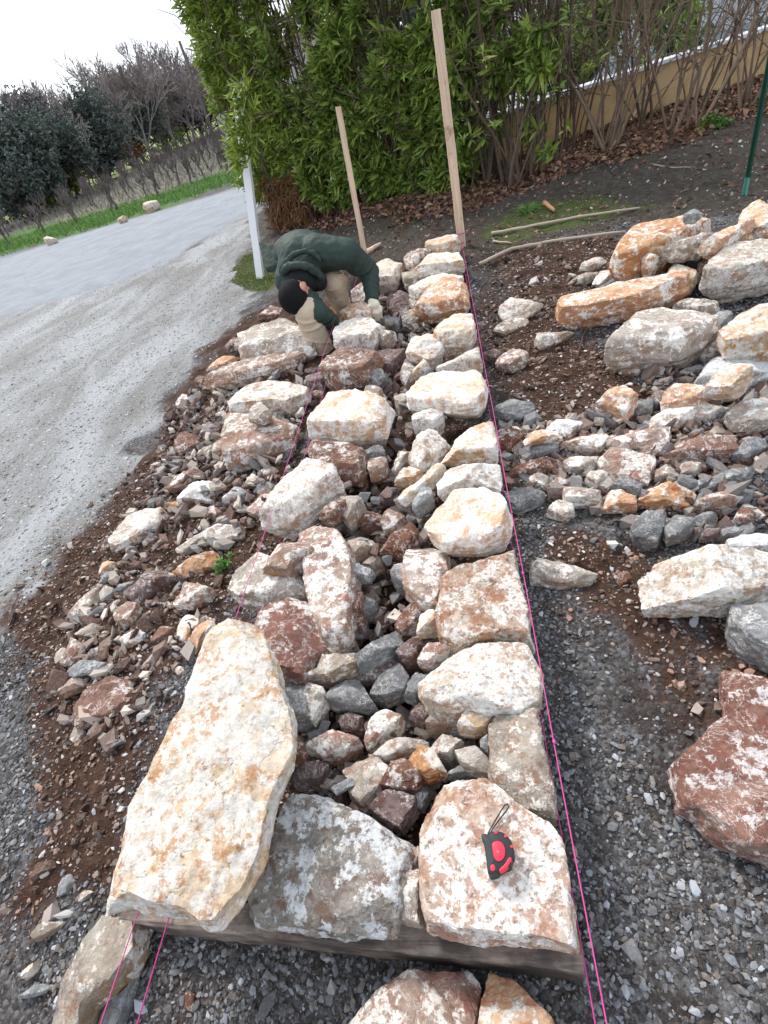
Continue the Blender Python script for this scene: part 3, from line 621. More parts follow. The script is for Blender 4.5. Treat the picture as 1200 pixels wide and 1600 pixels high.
stones('''
A|t|G.22|boulder|big grey-brown boulder with a dark brown stain just left of the worker|460,160 540,140 660,100 745,150 790,230 810,290 740,305 620,300 540,270 470,240
A|p|S.03/.13|stone_slab|wide purple-brown slab with a yellow edge in the left heap|305,385 400,300 480,300 600,310 740,290 772,320 720,355 600,390 450,425 340,435 305,420
A|o|S.11/.06|stone_slab|thin orange slab on the far left end of the purple-brown slab|310,350 340,310 400,285 460,290 420,330 345,350
A|w|G.17|boulder|white and pink boulder with a rusty lower rim under the purple-brown slab|405,480 500,415 640,390 730,395 775,440 775,500 690,545 600,530 480,530 420,510
A|t|S.16/.09|stone|pointed tan stone perched on two boulders of the left heap|510,520 555,500 612,570 560,600 515,590
A|p|G.16|boulder|pale pink fan-shaped boulder with a brown spot left of the left string|390,545 440,545 520,590 620,570 700,610 740,660 720,740 600,790 430,838 425,780 450,700
A|r|G.10|stone|rust-red stone at the top of the left heap near the gravel|548,90 590,45 660,60 650,100 560,115
A|r|G.10|stone|dark red stone left of the big grey-brown boulder|400,240 440,190 470,220 470,260 410,275
A|r|G.09|stone|red-brown stone at the left end of the purple-brown slab|250,400 270,375 310,385 310,430 260,425
A|g|G.09|stone|thin upright grey shard at the left rim of the heap|235,440 270,430 285,470 275,540 240,520
A|p|G.07|stone|pinkish stone beside the upright grey shard|160,500 180,470 210,465 230,520 170,525
A|d|G.11|stone|dark brown shadowed stone in the middle of the left heap|250,615 310,590 370,610 380,670 320,690 270,660
A|t|G.10|stone|tan stone touching the tip of the fan-shaped boulder|350,560 390,540 410,590 370,600
A|r|G.11|stone|red block with a nearly black side in the left heap|150,660 200,640 270,650 280,720 190,755 160,720
A|p|G.10|stone|pinkish block against the fan-shaped boulder's left side|340,690 380,665 432,700 430,755 350,760
A|t|G.08|stone|slim grey-tan stone standing on end in the left heap|285,710 320,690 335,750 310,790 290,760
A|w|G.06|stone|small bright stone below the slim standing one|338,790 370,775 392,805 360,832
A|g|G.05|stone|flat grey-green chip at the left rim of the heap|95,740 160,725 160,760 100,765
A|g|G.06|stone|grey stone just below the flat grey-green chip|85,800 130,765 200,760 200,800 110,825
A|p|G.1|boulder|rounded pinkish stone at the lower left of the heap|100,870 150,820 240,805 285,840 260,870 190,890 150,920 110,910
A|b|G.11|boulder|white-grey twin-humped boulder in the lower left heap|160,930 240,870 370,870 385,900 330,965 250,950 210,968
A|g|G.1|boulder|grey boulder right of the twin-humped white one|385,930 430,890 500,930 490,970 430,1012 390,980
A|w|G.07|stone|pale cube stone above the left heap's lower rim|490,860 520,835 555,865 540,900 495,900
A|g|G.08|stone|grey rubble stone left of the left string, beside the pale cube|520,895 580,870 630,905 600,935 530,928
A|t|G.08|stone|tan wedge under the fan-shaped boulder's foot|560,820 590,800 640,810 600,860 570,850
A|p|G.09|stone|pink layered stone below the left string|500,980 570,930 650,950 620,1010 540,1037 505,1020
A|o|G.04|stone|flat bright orange chip at the lower edge of the left heap|100,982 130,970 195,975 180,1000 105,997
A|p|G.07|stone|rounded pink stone below the twin-humped boulder|275,1012 330,985 380,1000 350,1050 280,1052
A|t|G.05|stone|slim tan stone beside the rounded pink one|320,1072 370,1030 420,1030 400,1060 340,1077
A|d|G.12|stone|rounded purple-brown stone between the strings below the worker's boot|770,375 820,350 865,370 850,430 790,435
A|r|G.08|stone|brown stone in the trench below the rounded purple-brown one|800,450 850,440 850,475 810,480
E|w|G.1|boulder|large isolated white and brown stone at the edge of the gravel drive|388,210 400,150 430,90 500,55 600,38 608,110 570,150 500,200 420,242 390,232
E|t|G.04|stone|small flake just right of the isolated white and brown stone|530,205 550,165 582,175 560,205 535,222
E|t|G.09|boulder|long two-toned beige stone with a rusty right half|670,180 740,150 790,120 900,112 970,120 985,180 900,205 800,210 730,258 690,220
E|o|G.08|stone|rust and white pitted stone left of the grass tuft|675,350 720,280 820,230 860,260 860,310 780,345 720,377
E|d|G.1|boulder|dark brown elongated boulder lying in the red soil|445,430 500,370 600,290 670,300 680,340 620,400 510,480 460,460
E|o|G.05|stone|orange chip at the border of drive and soil|300,320 330,285 385,290 370,320 320,347
E|g|G.05|stone|grey-tan stone right under the orange chip|300,390 330,345 388,330 380,370 340,392
E|t|G.04|stone_slab|long flat tan slab along the drive's edge|170,580 190,500 250,440 290,395 320,400 300,460 240,540 200,602 180,600
E|g|G.04|stone_slab|flat grey slab beside the long tan one|230,560 260,480 320,470 335,520 290,550 240,587
E|t|G.04|stone|whitish oval stone below the flat grey slab|190,620 260,580 332,585 330,620 270,642 210,642
E|g|G.03|stone|thin grey flake left of the dark brown elongated boulder|385,432 420,390 465,370 460,400 420,427
E|p|G.09|stone|lumpy pinkish grey stone below the dark elongated boulder|390,510 430,465 480,480 500,540 470,590 420,600 400,560
E|w|G.06|stone|bright white pointed stone under the lumpy pinkish grey one|420,640 450,590 510,620 545,660 500,672 450,695 425,670
E|p|G.11|boulder|ridged pink stone between the soil and the grey pebbles|680,440 720,380 760,390 850,440 840,480 760,520 700,522 670,490
E|c|G.06|stone|creamy pitted stone just below the ridged pink one|680,590 710,530 760,540 770,590 730,672 690,650
E|o|G.07|stone|rusty crusted stone next to the giant slab's upper end|750,640 800,560 830,540 840,600 800,670 770,722 710,722 720,680
E|p|G.06|stone|brown stone standing on edge at the far left of the soil|145,780 160,700 180,645 220,670 215,720 180,792
E|t|G.04|stone|light grey chip left of the brown stone on edge|105,742 130,690 155,700 150,770 120,792
E|g|S.03/.05|stone_slab|grey-green slab resting above the red stone|150,830 180,780 230,750 340,770 290,830 240,840 180,832
E|p|G.07|stone|pinkish stone under the grey-green slab|125,900 140,840 200,830 240,850 230,890 150,922
E|r|G.09|boulder|big flat red stone with an ochre lower edge, lowest of the left scatter|200,960 240,890 350,820 420,830 450,900 430,990 390,1030 300,1045 240,1082 210,1010
E|g|G.04|stone|pale flake left of the big flat red stone|90,1062 120,1020 190,1010 200,1050 110,1077
E|t|G.04|stone|slim beige flake below the big flat red stone|190,1132 200,1055 230,1080 235,1105 210,1152
E|r|G.05|stone|brown trapezoid stone in the soil left of the pebbles|570,650 600,590 650,590 650,640 580,682
E|d|G.04|stone|dark sliver of rock above the grey-green slab|250,755 280,700 360,680 350,710 280,762
E|r|G.04|stone|small square brown stone above the grey pebbles|500,780 530,745 560,760 550,800 510,807
E|w|G.03|stone|pale pebble beside the giant slab|665,800 690,775 715,810 690,832
E|t|G.03|stone|slender stick-like tan stone in the pebbles|580,945 640,880 668,870 620,930 590,952
E|r|G.03|stone|long rust-coloured crust at the border of the drive|315,258 350,180 390,140 400,165 370,220 330,262
I|t|G.12|stone_slab|long greyish-white stone in the lower left corner with a brown flank|205,900 230,740 330,565 420,570 500,550 480,680 430,800 360,890 330,1120 180,1120
I|g|G.05|stone|grey-green stone under the lower left string|390,900 460,830 480,790 470,900 450,1000 380,1000
I|g|G.03|stone|pale oval pebble lowest left of the soil|215,430 250,395 270,420 260,470 225,482
I|t|G.025|stone|flat beige pebble right of the pale oval one|280,500 310,455 350,465 320,502
I|g|G.025|stone|leaf-shaped flat grey stone in the lower left gravel|85,860 130,810 180,810 150,847
I|t|G.03|stone|dished grey stone in the lower left gravel|120,622 150,580 220,570 200,620 150,647
I|c|G.03|stone|yellowish flake in the lower left gravel|88,765 120,725 132,760 100,792
I|r|G.02|stone|small brown flake in the gravel in front of the plank|690,832 720,850 730,915 700,900
J|p|G.13|boulder|pinkish grey boulder cut by the bottom edge in front of the plank|120,715 200,620 330,520 420,530 510,515 555,560 555,640 560,740 560,900 100,900
J|o|G.13|boulder|rusty orange and white stone at the bottom edge, right of the pinkish one|610,640 630,520 720,560 760,610 855,715 900,850 620,850
''')
stones('''
C|o|G.3|boulder|largest orange and white boulder in the back garden heap|568,250 590,180 680,120 780,105 830,120 900,110 950,130 940,160 880,190 800,230 740,250 690,250 640,290 590,290
C|t|S.08/.12|stone_slab|long beige slab leaning on the right flank of the orange boulder|780,240 850,200 930,160 1020,130 1030,150 980,180 920,230 850,250
C|o|S.12/.1|stone_slab|thin rusty slab tilted between two back boulders|920,240 990,170 1070,120 1145,95 1140,115 1060,190 990,235
C|o|G.26|boulder|tall rounded orange boulder at the right edge of the back heap|1090,80 1110,40 1160,35 1200,60 1240,120 1200,170 1150,175 1110,160
C|g|S.28/.06|stone|greyish white block sitting atop the largest orange boulder|860,90 900,60 935,80 920,105 865,110
C|w|G.24|boulder|broad pinkish white boulder at the right edge above the dark mud|945,310 990,240 1080,200 1200,180 1290,200 1290,320 1150,350 1060,375 960,355
C|o|S.05/.14|stone|small orange pyramid stone standing on a grey slab|685,270 710,225 755,260 720,292 690,292
C|g|G.07|stone_slab|flat slate-grey slab below the largest orange boulder|620,310 660,270 700,290 820,260 832,280 760,310 700,337 640,332
C|r|G.08|stone|reddish flat stone beside the slate-grey slab|690,345 740,310 790,315 760,347
C|c|G.15|boulder|smooth pale rounded boulder right of the slate-grey slab|790,320 830,275 880,290 912,340 890,382 830,372 780,347
C|p|G.13|stone|pinkish stone between the smooth pale boulder and the broad white one|910,330 920,270 960,265 950,320 920,337
C|w|G.05|stone|flat white diamond-shaped stone at the left of the back heap|435,312 480,262 545,265 520,295 470,317
C|t|G.05|stone|flat grey-white stone below the diamond-shaped one|385,367 430,330 507,325 490,350 420,372
C|w|G.07|stone|whitish stone left of the slate-grey slab|490,362 540,300 590,305 570,350 520,372
C|g|G.05|stone|flat pale grey flake above the long orange-sided slab|510,382 570,345 640,340 630,365 560,382
C|o|G.17|boulder|long low slab-like boulder with an orange side and a white top|350,440 400,400 560,370 650,360 830,370 865,385 850,420 780,440 660,485 560,500 430,510 390,517 360,480
C|t|G.26|boulder|massive grey faceted boulder with a pink top, largest in the garden|555,590 600,550 650,490 760,460 900,465 950,490 980,580 930,620 830,660 700,672 640,645 590,620
C|t|G.14|boulder|grey veined stone behind the massive faceted boulder|820,440 880,420 960,450 987,490 970,522 900,490
C|c|G.26|boulder|cream boulder with an ochre side at the right edge behind the grey stones|1015,530 1080,490 1200,445 1290,430 1290,660 1200,660 1120,620 1040,610
C|g|G.14|stone|small grey lump between the faceted boulder and the cream one|975,530 1000,480 1050,470 1050,520 990,552
C|p|G.1|stone|grey-pink stone under the faceted boulder's right foot|935,632 980,600 1027,620 1020,650 950,667
C|c|S.08/.13|boulder|cream stone with a round brown spot on top|955,760 1000,720 1100,695 1130,740 1110,780 1040,812 970,790
C|b|G.13|stone_slab|pale grey slab partly under the cream stone with the brown spot|920,740 960,680 1060,650 1200,650 1230,700 1190,760 1140,765 1100,800 980,780
C|o|G.15|boulder|orange and white stone left of the one with the brown spot|780,800 850,760 930,765 977,830 900,872 800,872 778,840
C|o|G.17|boulder|upright rhombic orange and white stone at the rim of the soil|505,820 560,790 610,765 640,790 660,850 620,915 560,880
C|p|G.08|stone|squat pink-brown stone half sunk under the faceted boulder|595,682 640,665 690,690 670,742 600,722
C|w|G.11|boulder|flat-topped white stone, upper one of an isolated pair in the soil|105,460 160,420 240,415 275,440 250,480 200,505 120,507
C|t|G.05|stone|flat light stone, lower one of an isolated pair in the soil|85,542 150,510 217,515 200,550 130,572
C|t|G.07|stone|lone pale wedge stone in the soil below the long orange-sided slab|250,602 290,545 407,570 340,612 270,637
C|p|G.09|stone|grey-topped stone with a tan foot close to the right string|95,692 150,630 190,635 222,690 150,722 110,717
C|d|G.07|stone|dark small stone against the right string|35,652 80,628 112,650 90,692
C|g|G.09|stone|dark grey oval stone at the near rim of the right soil|75,882 150,840 240,850 242,890 190,922 140,922
C|g|G.1|stone|grey block beside the rhombic orange and white stone|660,872 680,830 730,860 722,897 670,897
C|d|G.1|stone|dark purple stone left of the orange and white one|720,832 750,800 790,850 750,887
C|t|G.13|boulder|whitish slab-like stone with a brown underside at the right edge|1040,880 1120,840 1200,820 1280,850 1280,970 1200,972 1130,950 1070,922
C|w|G.1|boulder|pale elongated stone above the row of flat stones|695,932 720,890 820,875 912,900 905,935 800,972 720,962
C|p|G.1|boulder|broad pinkish flat stone in the middle of the cross row|540,960 600,950 680,950 790,980 770,1060 690,1082 620,1050 560,1002
C|w|G.09|stone|white wedge stone behind the broad pinkish flat one|500,900 530,885 612,930 600,952 530,957
C|b|G.09|stone|low whitish stone at the start of the cross row|300,942 350,920 450,925 442,970 370,1002 310,987
C|p|G.09|stone|pink-topped stone left of the broad pinkish flat one|370,1002 430,975 530,980 547,1030 500,1067 430,1052
C|r|G.1|boulder|pointed reddish stone with white scars in the cross row|775,1052 840,990 900,985 1062,1020 1062,1080 950,1087 840,1082
C|g|G.08|stone|leaf-shaped slate-grey stone right of the pointed reddish one|1060,1072 1120,1000 1190,985 1197,1030 1110,1092
C|o|S.05/.05|stone|thin flat ochre stone lying on two grey ones near the right string|205,992 250,965 342,980 340,1015 260,1022 210,1012
C|r|G.12|boulder|red-grey stone next to the right string|90,972 140,950 200,970 190,1020 140,1052 100,1032
C|p|G.1|boulder|pale pinkish stone with an orange front in the lower cross row|510,1082 570,1045 680,1065 732,1080 730,1130 700,1192 600,1152 550,1122
C|g|G.07|stone|grey-green flat stone beneath the thin ochre one|170,1062 230,1020 342,1020 342,1060 240,1082
C|r|G.1|boulder|long dark red stone at the left of the lower cross row|130,1152 180,1100 340,1060 382,1090 370,1130 260,1132 180,1172
C|t|G.09|stone|greyish pink stone right of the long dark red one|370,1082 420,1060 502,1080 500,1130 430,1152 390,1132
C|w|G.09|stone|whitish stone above the pointed reddish one|880,890 940,840 1040,850 1030,890 960,925 900,912
D|g|G.11|boulder|large dull grey boulder against the right string below the cross row|130,312 190,295 260,320 287,370 260,402 180,432 140,392
D|t|G.09|stone|grey stone with a pale facet right of the dull grey boulder|230,272 270,245 302,270 290,312 240,312
D|p|G.08|stone|orange-pink stone behind the brown and white one|300,292 360,260 422,280 380,322 310,312
D|w|G.09|stone|brown and white stone standing in front of the cross row|305,402 350,355 400,390 407,425 360,447 320,427
D|t|G.11|boulder|grey stone with a pink right side in the front of the cross row|370,312 420,290 510,330 517,400 460,397 400,387 375,352
D|o|G.1|boulder|orange triangular stone with white lines in front of the cross row|525,372 560,320 590,320 652,380 657,420 590,422 540,402
D|w|G.09|stone|small creamy wedge in the middle of the cross row|460,252 500,225 547,240 540,282 500,315 470,292
D|o|G.09|boulder|flat honey-coloured stone in the lower cross row|670,342 730,285 860,300 897,340 890,392 800,382 720,367
D|g|G.13|boulder|grey upright block with a pale face at the near edge of the rubble|650,452 700,415 780,410 772,500 740,562 690,557 660,502
D|g|G.12|boulder|rounded grey block right beside the pale-faced one|780,462 820,415 860,430 892,490 840,532 790,547
D|g|G.09|stone|grey stone behind the orange triangular one|565,292 600,270 682,300 670,352 610,342
D|p|G.09|boulder|purplish grey stone right of the honey-coloured one|910,362 980,325 1080,310 1102,350 1040,382 940,392
D|g|G.07|stone|shiny slate stone between the two grey blocks and the purplish one|895,432 940,405 987,420 960,450 930,477
D|g|G.08|stone|olive grey stone at the right of the lower cross row|980,242 1050,240 1132,270 1100,302 1020,292
D|w|G.26|boulder|huge white boulder with grey streaks at the right edge|715,592 800,550 900,538 1060,545 1180,560 1290,610 1290,750 1200,757 1070,772 1040,852 960,857 850,822 770,742 720,692
D|g|G.2|boulder|blue-grey boulder cut by the right edge below the huge white one|1065,772 1200,765 1290,780 1290,1090 1200,1082 1150,1032 1110,932 1070,842
D|t|G.1|boulder|solitary grey-beige boulder on the gravel right of the string|235,622 270,595 360,595 420,612 492,680 470,707 400,702 350,732 290,722 240,682
D|g|G.05|stone|small slate stone, left of two under the olive grey one|880,302 940,270 972,270 950,312 900,322
D|g|G.05|stone|small slate stone, right of two under the olive grey one|950,302 980,280 1022,310 980,327
D|d|G.07|stone|very dark flat stone above the huge white boulder|925,522 960,470 1002,460 990,522 950,532
D|r|G.08|stone|dark reddish stone at the right of the slate rubble|1060,462 1090,390 1130,410 1142,452 1100,472
D|t|G.07|stone|square beige-grey stone under the pale pinkish orange-fronted one|745,277 745,240 780,220 832,230 832,280
D|t|G.06|stone|grey-pink flake behind the square beige-grey stone|845,262 860,215 900,205 932,220 900,262
D|g|G.05|stone|flat bluish chip above the huge white boulder's right shoulder|1000,505 1020,478 1070,475 1102,500 1050,517
D|b|G.14|boulder|grey streaked boulder behind the huge white one at the right edge|1040,522 1100,505 1200,495 1290,500 1290,600 1200,590 1130,560 1050,548
D|r|G.04|stone|small reddish stone on the gravel above the bare soil|570,662 620,650 642,700 600,717
K|R|G.11|boulder|great dark red slab with white mottling at the lower right edge|570,500 640,440 700,370 770,320 790,280 760,220 760,140 820,115 933,170 1060,260 1100,600 1060,930 933,940 850,910 770,880 690,800 640,730 570,700 570,600
''')

# loose rubble that fills the gaps, every stone an object of its own
rub = random.Random(11)
RUB_MESH = {}
def rubble(u, v, zt, size, label, group, pals, on=None):
    """zt: absolute height of its middle (wall core) or None = lying on the ground"""
    pal = rub.choice(pals); k = (pal, rub.randrange(5))
    if k not in RUB_MESH:
        rg = np.random.default_rng(hash(k[0]) % 7+k[1]*31+ord(k[0]))
        n = rg.integers(4, 7); an = np.sort(rg.uniform(0, 2*np.pi, n))*.5+np.arange(n)*np.pi/n
        poly = np.stack([np.cos(an)*rg.uniform(.75, 1.15, n), np.sin(an)*rg.uniform(.5, .85, n)], 1)
        V, Fc = rock_mesh(poly-centroid(poly), rg.uniform(.75, 1.2), int(rg.integers(1e6)), 4, chips=12, rough=.8)
        RUB_MESH[k] = mesh_np('stone', V, Fc, SM[pal], smooth=True, sharp=R(22)).data
        bpy.data.objects.remove(bpy.data.objects['stone'] if 'stone' in bpy.data.objects and bpy.data.objects['stone'].data == RUB_MESH[k] else [o for o in bpy.data.objects if o.data == RUB_MESH[k]][0])
    o = bpy.data.objects.new('rubble_stone', RUB_MESH[k]); COL.objects.link(o)
    p = px(u, v, zt) if zt is not None else px(u, v)
    z = zt if zt is not None else gh1(p[0], p[1])+size*.22
    o.location = (p[0], p[1], z); s = size*.5
    o.scale = (s*rub.uniform(.85, 1.2), s*rub.uniform(.75, 1.1), s*rub.uniform(.4, .85))
    o.rotation_euler = (rub.gauss(0, .5), rub.gauss(0, .5), rub.uniform(0, 6.28))
    tag(o, label, 'stone', group); return o
def rub_zone(poly, n, s0, s1, zr, label, group, pals):
    P = [tuple(map(float, q.split(','))) for q in poly.split()]; P = np.array(P); k = 0
    while k < n:
        u = rub.uniform(P[:, 0].min(), P[:, 0].max()); v = rub.uniform(P[:, 1].min(), P[:, 1].max())
        if not inpoly(P, np.array([u]), np.array([v]))[0]: continue
        rubble(u, v, rub.uniform(*zr) if zr else None, rub.uniform(s0, s1), label, group, pals); k += 1
rub_zone('470,1120 560,1060 640,1090 700,1100 760,1160 770,1200 680,1210 640,1290 600,1290 560,1250 450,1220', 34, .05, .1, (.05, .14), 'small grey or brown filler stone in the near core of the wall', 'filler stones in the near core', 'gggdtp')
rub_zone('545,950 640,960 680,1000 650,1060 560,1070 520,1080 500,1030', 16, .05, .09, (.04, .12), 'small dark filler stone around the long blue-grey stone', 'filler stones around the blue-grey stone', 'gdgd')
rub_zone('525,720 600,700 660,660 680,760 670,830 640,860 600,880 550,860 540,800', 42, .05, .1, (.06, .17), 'small brown or grey filler stone in the middle core of the wall', 'filler stones in the middle core', 'ggtprd')
rub_zone('590,470 650,450 680,520 650,600 640,680 600,690 600,600 580,560', 34, .06, .13, (.06, .16), 'dull brown-grey filler stone in the far core of the wall', 'filler stones in the far core', 'ddtgp')
rub_zone('580,440 640,420 660,440 620,480 590,480', 10, .07, .13, (.1, .18), 'grey-brown filler stone near the far end of the wall', 'filler stones at the far end', 'dtp')
rub_zone('455,1040 480,1060 480,1180 450,1220 430,1080', 8, .05, .08, (.05, .15), 'small brown stone wedged along the giant slab', 'filler stones along the giant slab', 'rdt')
rub_zone('255,650 320,590 360,620 350,700 370,740 420,760 400,810 330,800 250,800 250,720', 60, .04, .1, None, 'small reddish or tan stone in the left heap', 'small stones of the left heap', 'rrptdgt')
rub_zone('100,960 180,900 260,950 330,980 260,1000 180,1120 90,1100', 22, .02, .045, None, 'small brown or grey stone scattered on the left soil', 'small stones on the left soil', 'rgtp')
rub_zone('480,590 520,560 500,640 480,740 440,760 470,680', 14, .06, .1, None, 'small brown stone in the gap along the left string', 'small stones along the left string', 'drt')
rub_zone('770,690 900,650 1000,650 1190,700 1190,840 1100,830 990,800 900,790 780,780', 70, .05, .11, None, 'small grey or pinkish stone among the flat stones of the cross row', 'small stones of the cross row', 'gggtpd')
rub_zone('1080,560 1200,580 1200,690 1100,660 1000,640 990,600', 26, .05, .1, None, 'small pale stone in the rubble below the cream boulders', 'small stones below the cream boulders', 'gtwd')
rub_zone('900,420 960,400 1080,440 1000,470 890,440', 10, .05, .1, None, 'small whitish stone beside the long orange-sided slab', 'small stones of the back heap', 'twg')
rub_zone('780,420 860,400 960,430 960,600 900,660 800,650 770,560', 16, .025, .05, None, 'small stone lying on the red soil right of the wall', 'small stones on the right soil', 'tprw')
for (u, v, s) in ((83, 378, .34), (193, 345, .26), (240, 327, .42)):
    p = px(u, v+3); an = np.linspace(0, 2*np.pi, 8)[:-1]; rg = np.random.default_rng(int(u))
    poly = np.stack([np.cos(an)*s*.5*rg.uniform(.8, 1.2, 7), np.sin(an)*s*.35*rg.uniform(.8, 1.2, 7)], 1)+p
    put_rock('roadside_rock', poly, s*.55+gz(*p), s*.6, 'c', {83: 'pale rock on the road verge, farthest left of three', 193: 'low pale rock on the road verge, middle of three', 240: 'largest pale rock on the road verge, nearest the hedge'}[u], 'rock', 'rocks along the road verge', level=4)
# ------------------------------------------------------------------ gravel, pebbles and clods
SHV = np.array([(-.9, -.7, -.8), (.8, -.8, -.8), (1, .6, -.7), (-.6, .9, -.8), (-1, -.3, .5), (.1, -.9, .9), (.9, .1, .8), (-.1, .9, .6)])
SHF = np.array([(0, 3, 2), (0, 2, 1), (4, 5, 6), (4, 6, 7), (0, 1, 5), (0, 5, 4), (1, 2, 6), (1, 6, 5), (2, 3, 7), (2, 7, 6), (3, 0, 4), (3, 4, 7)])
def scatter(name, N, poly_px, size, dens, mat, seed, rel=.3, maxd=99, flat=.6, shard=False, lift=None):
    rng = np.random.default_rng(seed); W = gpoly(poly_px); lo, hi = W.min(0), W.max(0)
    x = rng.uniform(lo[0], hi[0], N); y = rng.uniform(lo[1], hi[1], N); k = inpoly(W, x, y); x, y = x[k], y[k]
    z = zones(x, y); k = rng.random(len(x)) < dens(z, x, y); x, y = x[k], y[k]
    n = len(x); s = size[0]*np.exp(rng.normal(0, size[1], n)); s = np.clip(s, size[0]*.4, size[0]*2.9)
    V0, F0 = (SHV, SHF) if shard else ico(1); m_ = len(V0)
    a = rng.uniform(0, 2*np.pi, n); ca, sa = np.cos(a)[:, None], np.sin(a)[:, None]
    V = V0[None]*(1+rng.uniform(-.32, .32, (n, m_)))[:, :, None]
    V = V*np.stack([rng.uniform(.75, 1.35, n), rng.uniform(.5, .9, n), rng.uniform(.3, flat, n)], 1)[:, None, :]
    V[:, :, 2] += V[:, :, 0]*rng.uniform(-.4, .4, n)[:, None]*(2.2 if shard else 1)+V[:, :, 1]*rng.uniform(-.5, .5, n)[:, None]*(1 if shard else 0)
    X_ = V[:, :, 0]*ca-V[:, :, 1]*sa; Y_ = V[:, :, 0]*sa+V[:, :, 1]*ca
    zz = gh(x, y)+s*.5*rel
    if lift: zz = zz+rng.uniform(0, 1, n)*lift
    P = np.stack([X_*s[:, None]*.5+x[:, None], Y_*s[:, None]*.5+y[:, None], V[:, :, 2]*s[:, None]*.5+zz[:, None]], -1).reshape(-1, 3)
    Fc = (F0[None]+np.arange(n)[:, None, None]*m_).reshape(-1, 3)
    o = mesh_np(name, P, Fc, mat, attrs={'var': np.repeat(rng.random(n), m_)})
    return o, n
def pebble_mat(name, stops, rough=.85):
    m = NT(name); vec, r = m.objvec(); f = m.noise(vec, 140, 4, .6)
    c = m.ramp(m.attr('var'), stops); c = m.mix(m.math('MULTIPLY', m.mask(f, .4, .7), .35), c, m.mix(.5, c, (.5, .48, .46)))
    m.color(c); m.b.inputs['Roughness'].default_value = rough; return m.m
PM_G = pebble_mat('grey_gravel', [(0, (.025, .02, .018)), (.3, (.06, .052, .05)), (.55, (.12, .12, .125)), (.8, (.2, .21, .23)), (.9, (.15, .115, .09)), (1, (.4, .42, .46))])
PM_S = pebble_mat('soil_pebbles', [(0, (.05, .025, .016)), (.5, (.1, .055, .036)), (.7, (.25, .19, .15)), (.85, (.3, .16, .11)), (.95, (.45, .42, .39)), (1, (.6, .58, .55))])
PM_D = pebble_mat('drive_pebbles', [(0, (.13, .12, .11)), (.5, (.26, .26, .26)), (1, (.5, .51, .53))])
near_px = '-60,1660 -60,900 200,740 420,600 560,600 560,420 740,380 1000,330 1260,300 1260,1660'
isgr = lambda z: np.clip(1-z['soil']-z['mud']-z['drive']-z['asphalt'], 0, 1)
o, n1_ = scatter('gravel', 420000, near_px, (.0088, .45), lambda z, x, y: isgr(z)*np.clip(1.35-.28*y, .08, 1)*np.clip(.55+1.3*n2(x, y, 2.6, 61)+.5*n2(x, y, 8, 62), .12, 1), PM_G, 1)
tag(o, 'fine grey gravel covering the ground around the wall', 'gravel', kind='stuff')
o, n2c = scatter('coarse_gravel', 42000, near_px, (.0145, .5), lambda z, x, y: isgr(z)*.5*np.clip(.5+1.3*n2(x, y, 2.1, 63), .1, 1)+.06*z['soil'], PM_G, 2, shard=True)
tag(o, 'coarse angular chippings strewn over the gravel', 'gravel', kind='stuff')
o, n3_ = scatter('soil_crumbs', 150000, near_px, (.009, .5), lambda z, x, y: np.clip(z['soil']*.75+.15*z['mud'], 0, 1)*np.clip(1.3-.16*y, .2, 1), PM_S, 3)
tag(o, 'small clods and pebbles on the red-brown soil', 'pebbles', kind='stuff')
o, n4_ = scatter('soil_stones', 11000, near_px, (.022, .45), lambda z, x, y: z['soil']*.7+.06*z['mud'], PM_S, 4, shard=True)
tag(o, 'loose brown and pale stone chips on the soil', 'pebbles', kind='stuff')
o, _q = scatter('mud_chips', 26000, '420,440 420,350 560,330 800,290 1000,230 1260,120 1260,340 960,370 740,400 560,450', (.013, .55), lambda z, x, y: z['mud']*.35, PM_S, 14, shard=True)
tag(o, 'small pale chips sprinkled over the dark mud', 'pebbles', kind='stuff')
o, n5_ = scatter('drive_pebbles', 110000, '-100,1000 -100,700 -60,520 120,455 215,425 300,388 400,320 420,470 300,600 240,680 120,860', (.011, .45), lambda z, x, y: z['drive']*np.clip(1.2-.1*np.hypot(x, y), .15, 1), PM_D, 5, rel=.1, flat=.45)
tag(o, 'pale crushed pebbles pressed into the drive', 'pebbles', kind='stuff')
PM_R = pebble_mat('rubble_shards', [(0, (.06, .033, .025)), (.3, (.15, .08, .055)), (.5, (.22, .17, .14)), (.68, (.17, .17, .17)), (.84, (.38, .31, .25)), (1, (.56, .5, .43))])
inW = lambda P_: (lambda z, x, y: (inpoly(P_, x, y))*1.)
for i_, (nm, pol, N_, sz, lf, lab) in enumerate([
    ('core_shards', '455,1225 440,1040 500,900 540,760 590,690 600,560 580,470 640,420 690,470 670,600 650,700 680,800 690,1000 760,1150 740,1210 650,1290 610,1310', 2600, .04, .10, 'angular shards filling the gaps of the wall core'),
    ('heap_shards', '240,740 260,650 330,585 370,540 480,560 480,640 460,760 410,830 330,870 240,860 200,900 170,860', 1500, .04, .05, 'broken shards between the stones of the left heap'),
    ('row_shards', '775,665 900,655 1000,640 1010,560 1230,520 1230,850 1010,840 900,790 790,790', 2000, .035, .015, 'broken grey shards between the flat stones of the cross row'),
    ('left_shards', '90,1110 90,980 170,900 200,870 300,900 330,960 270,1100 180,1180', 500, .035, .01, 'small shards scattered on the left soil')]):
    o, _n = scatter(nm, N_, pol, (sz, .38), lambda z, x, y: np.ones_like(x), PM_R, 40+i_, rel=.2, flat=.7, shard=True, lift=lf)
    tag(o, lab, 'rubble', kind='stuff')
print('pebbles', n1_, n2c, n3_, n4_, n5_)

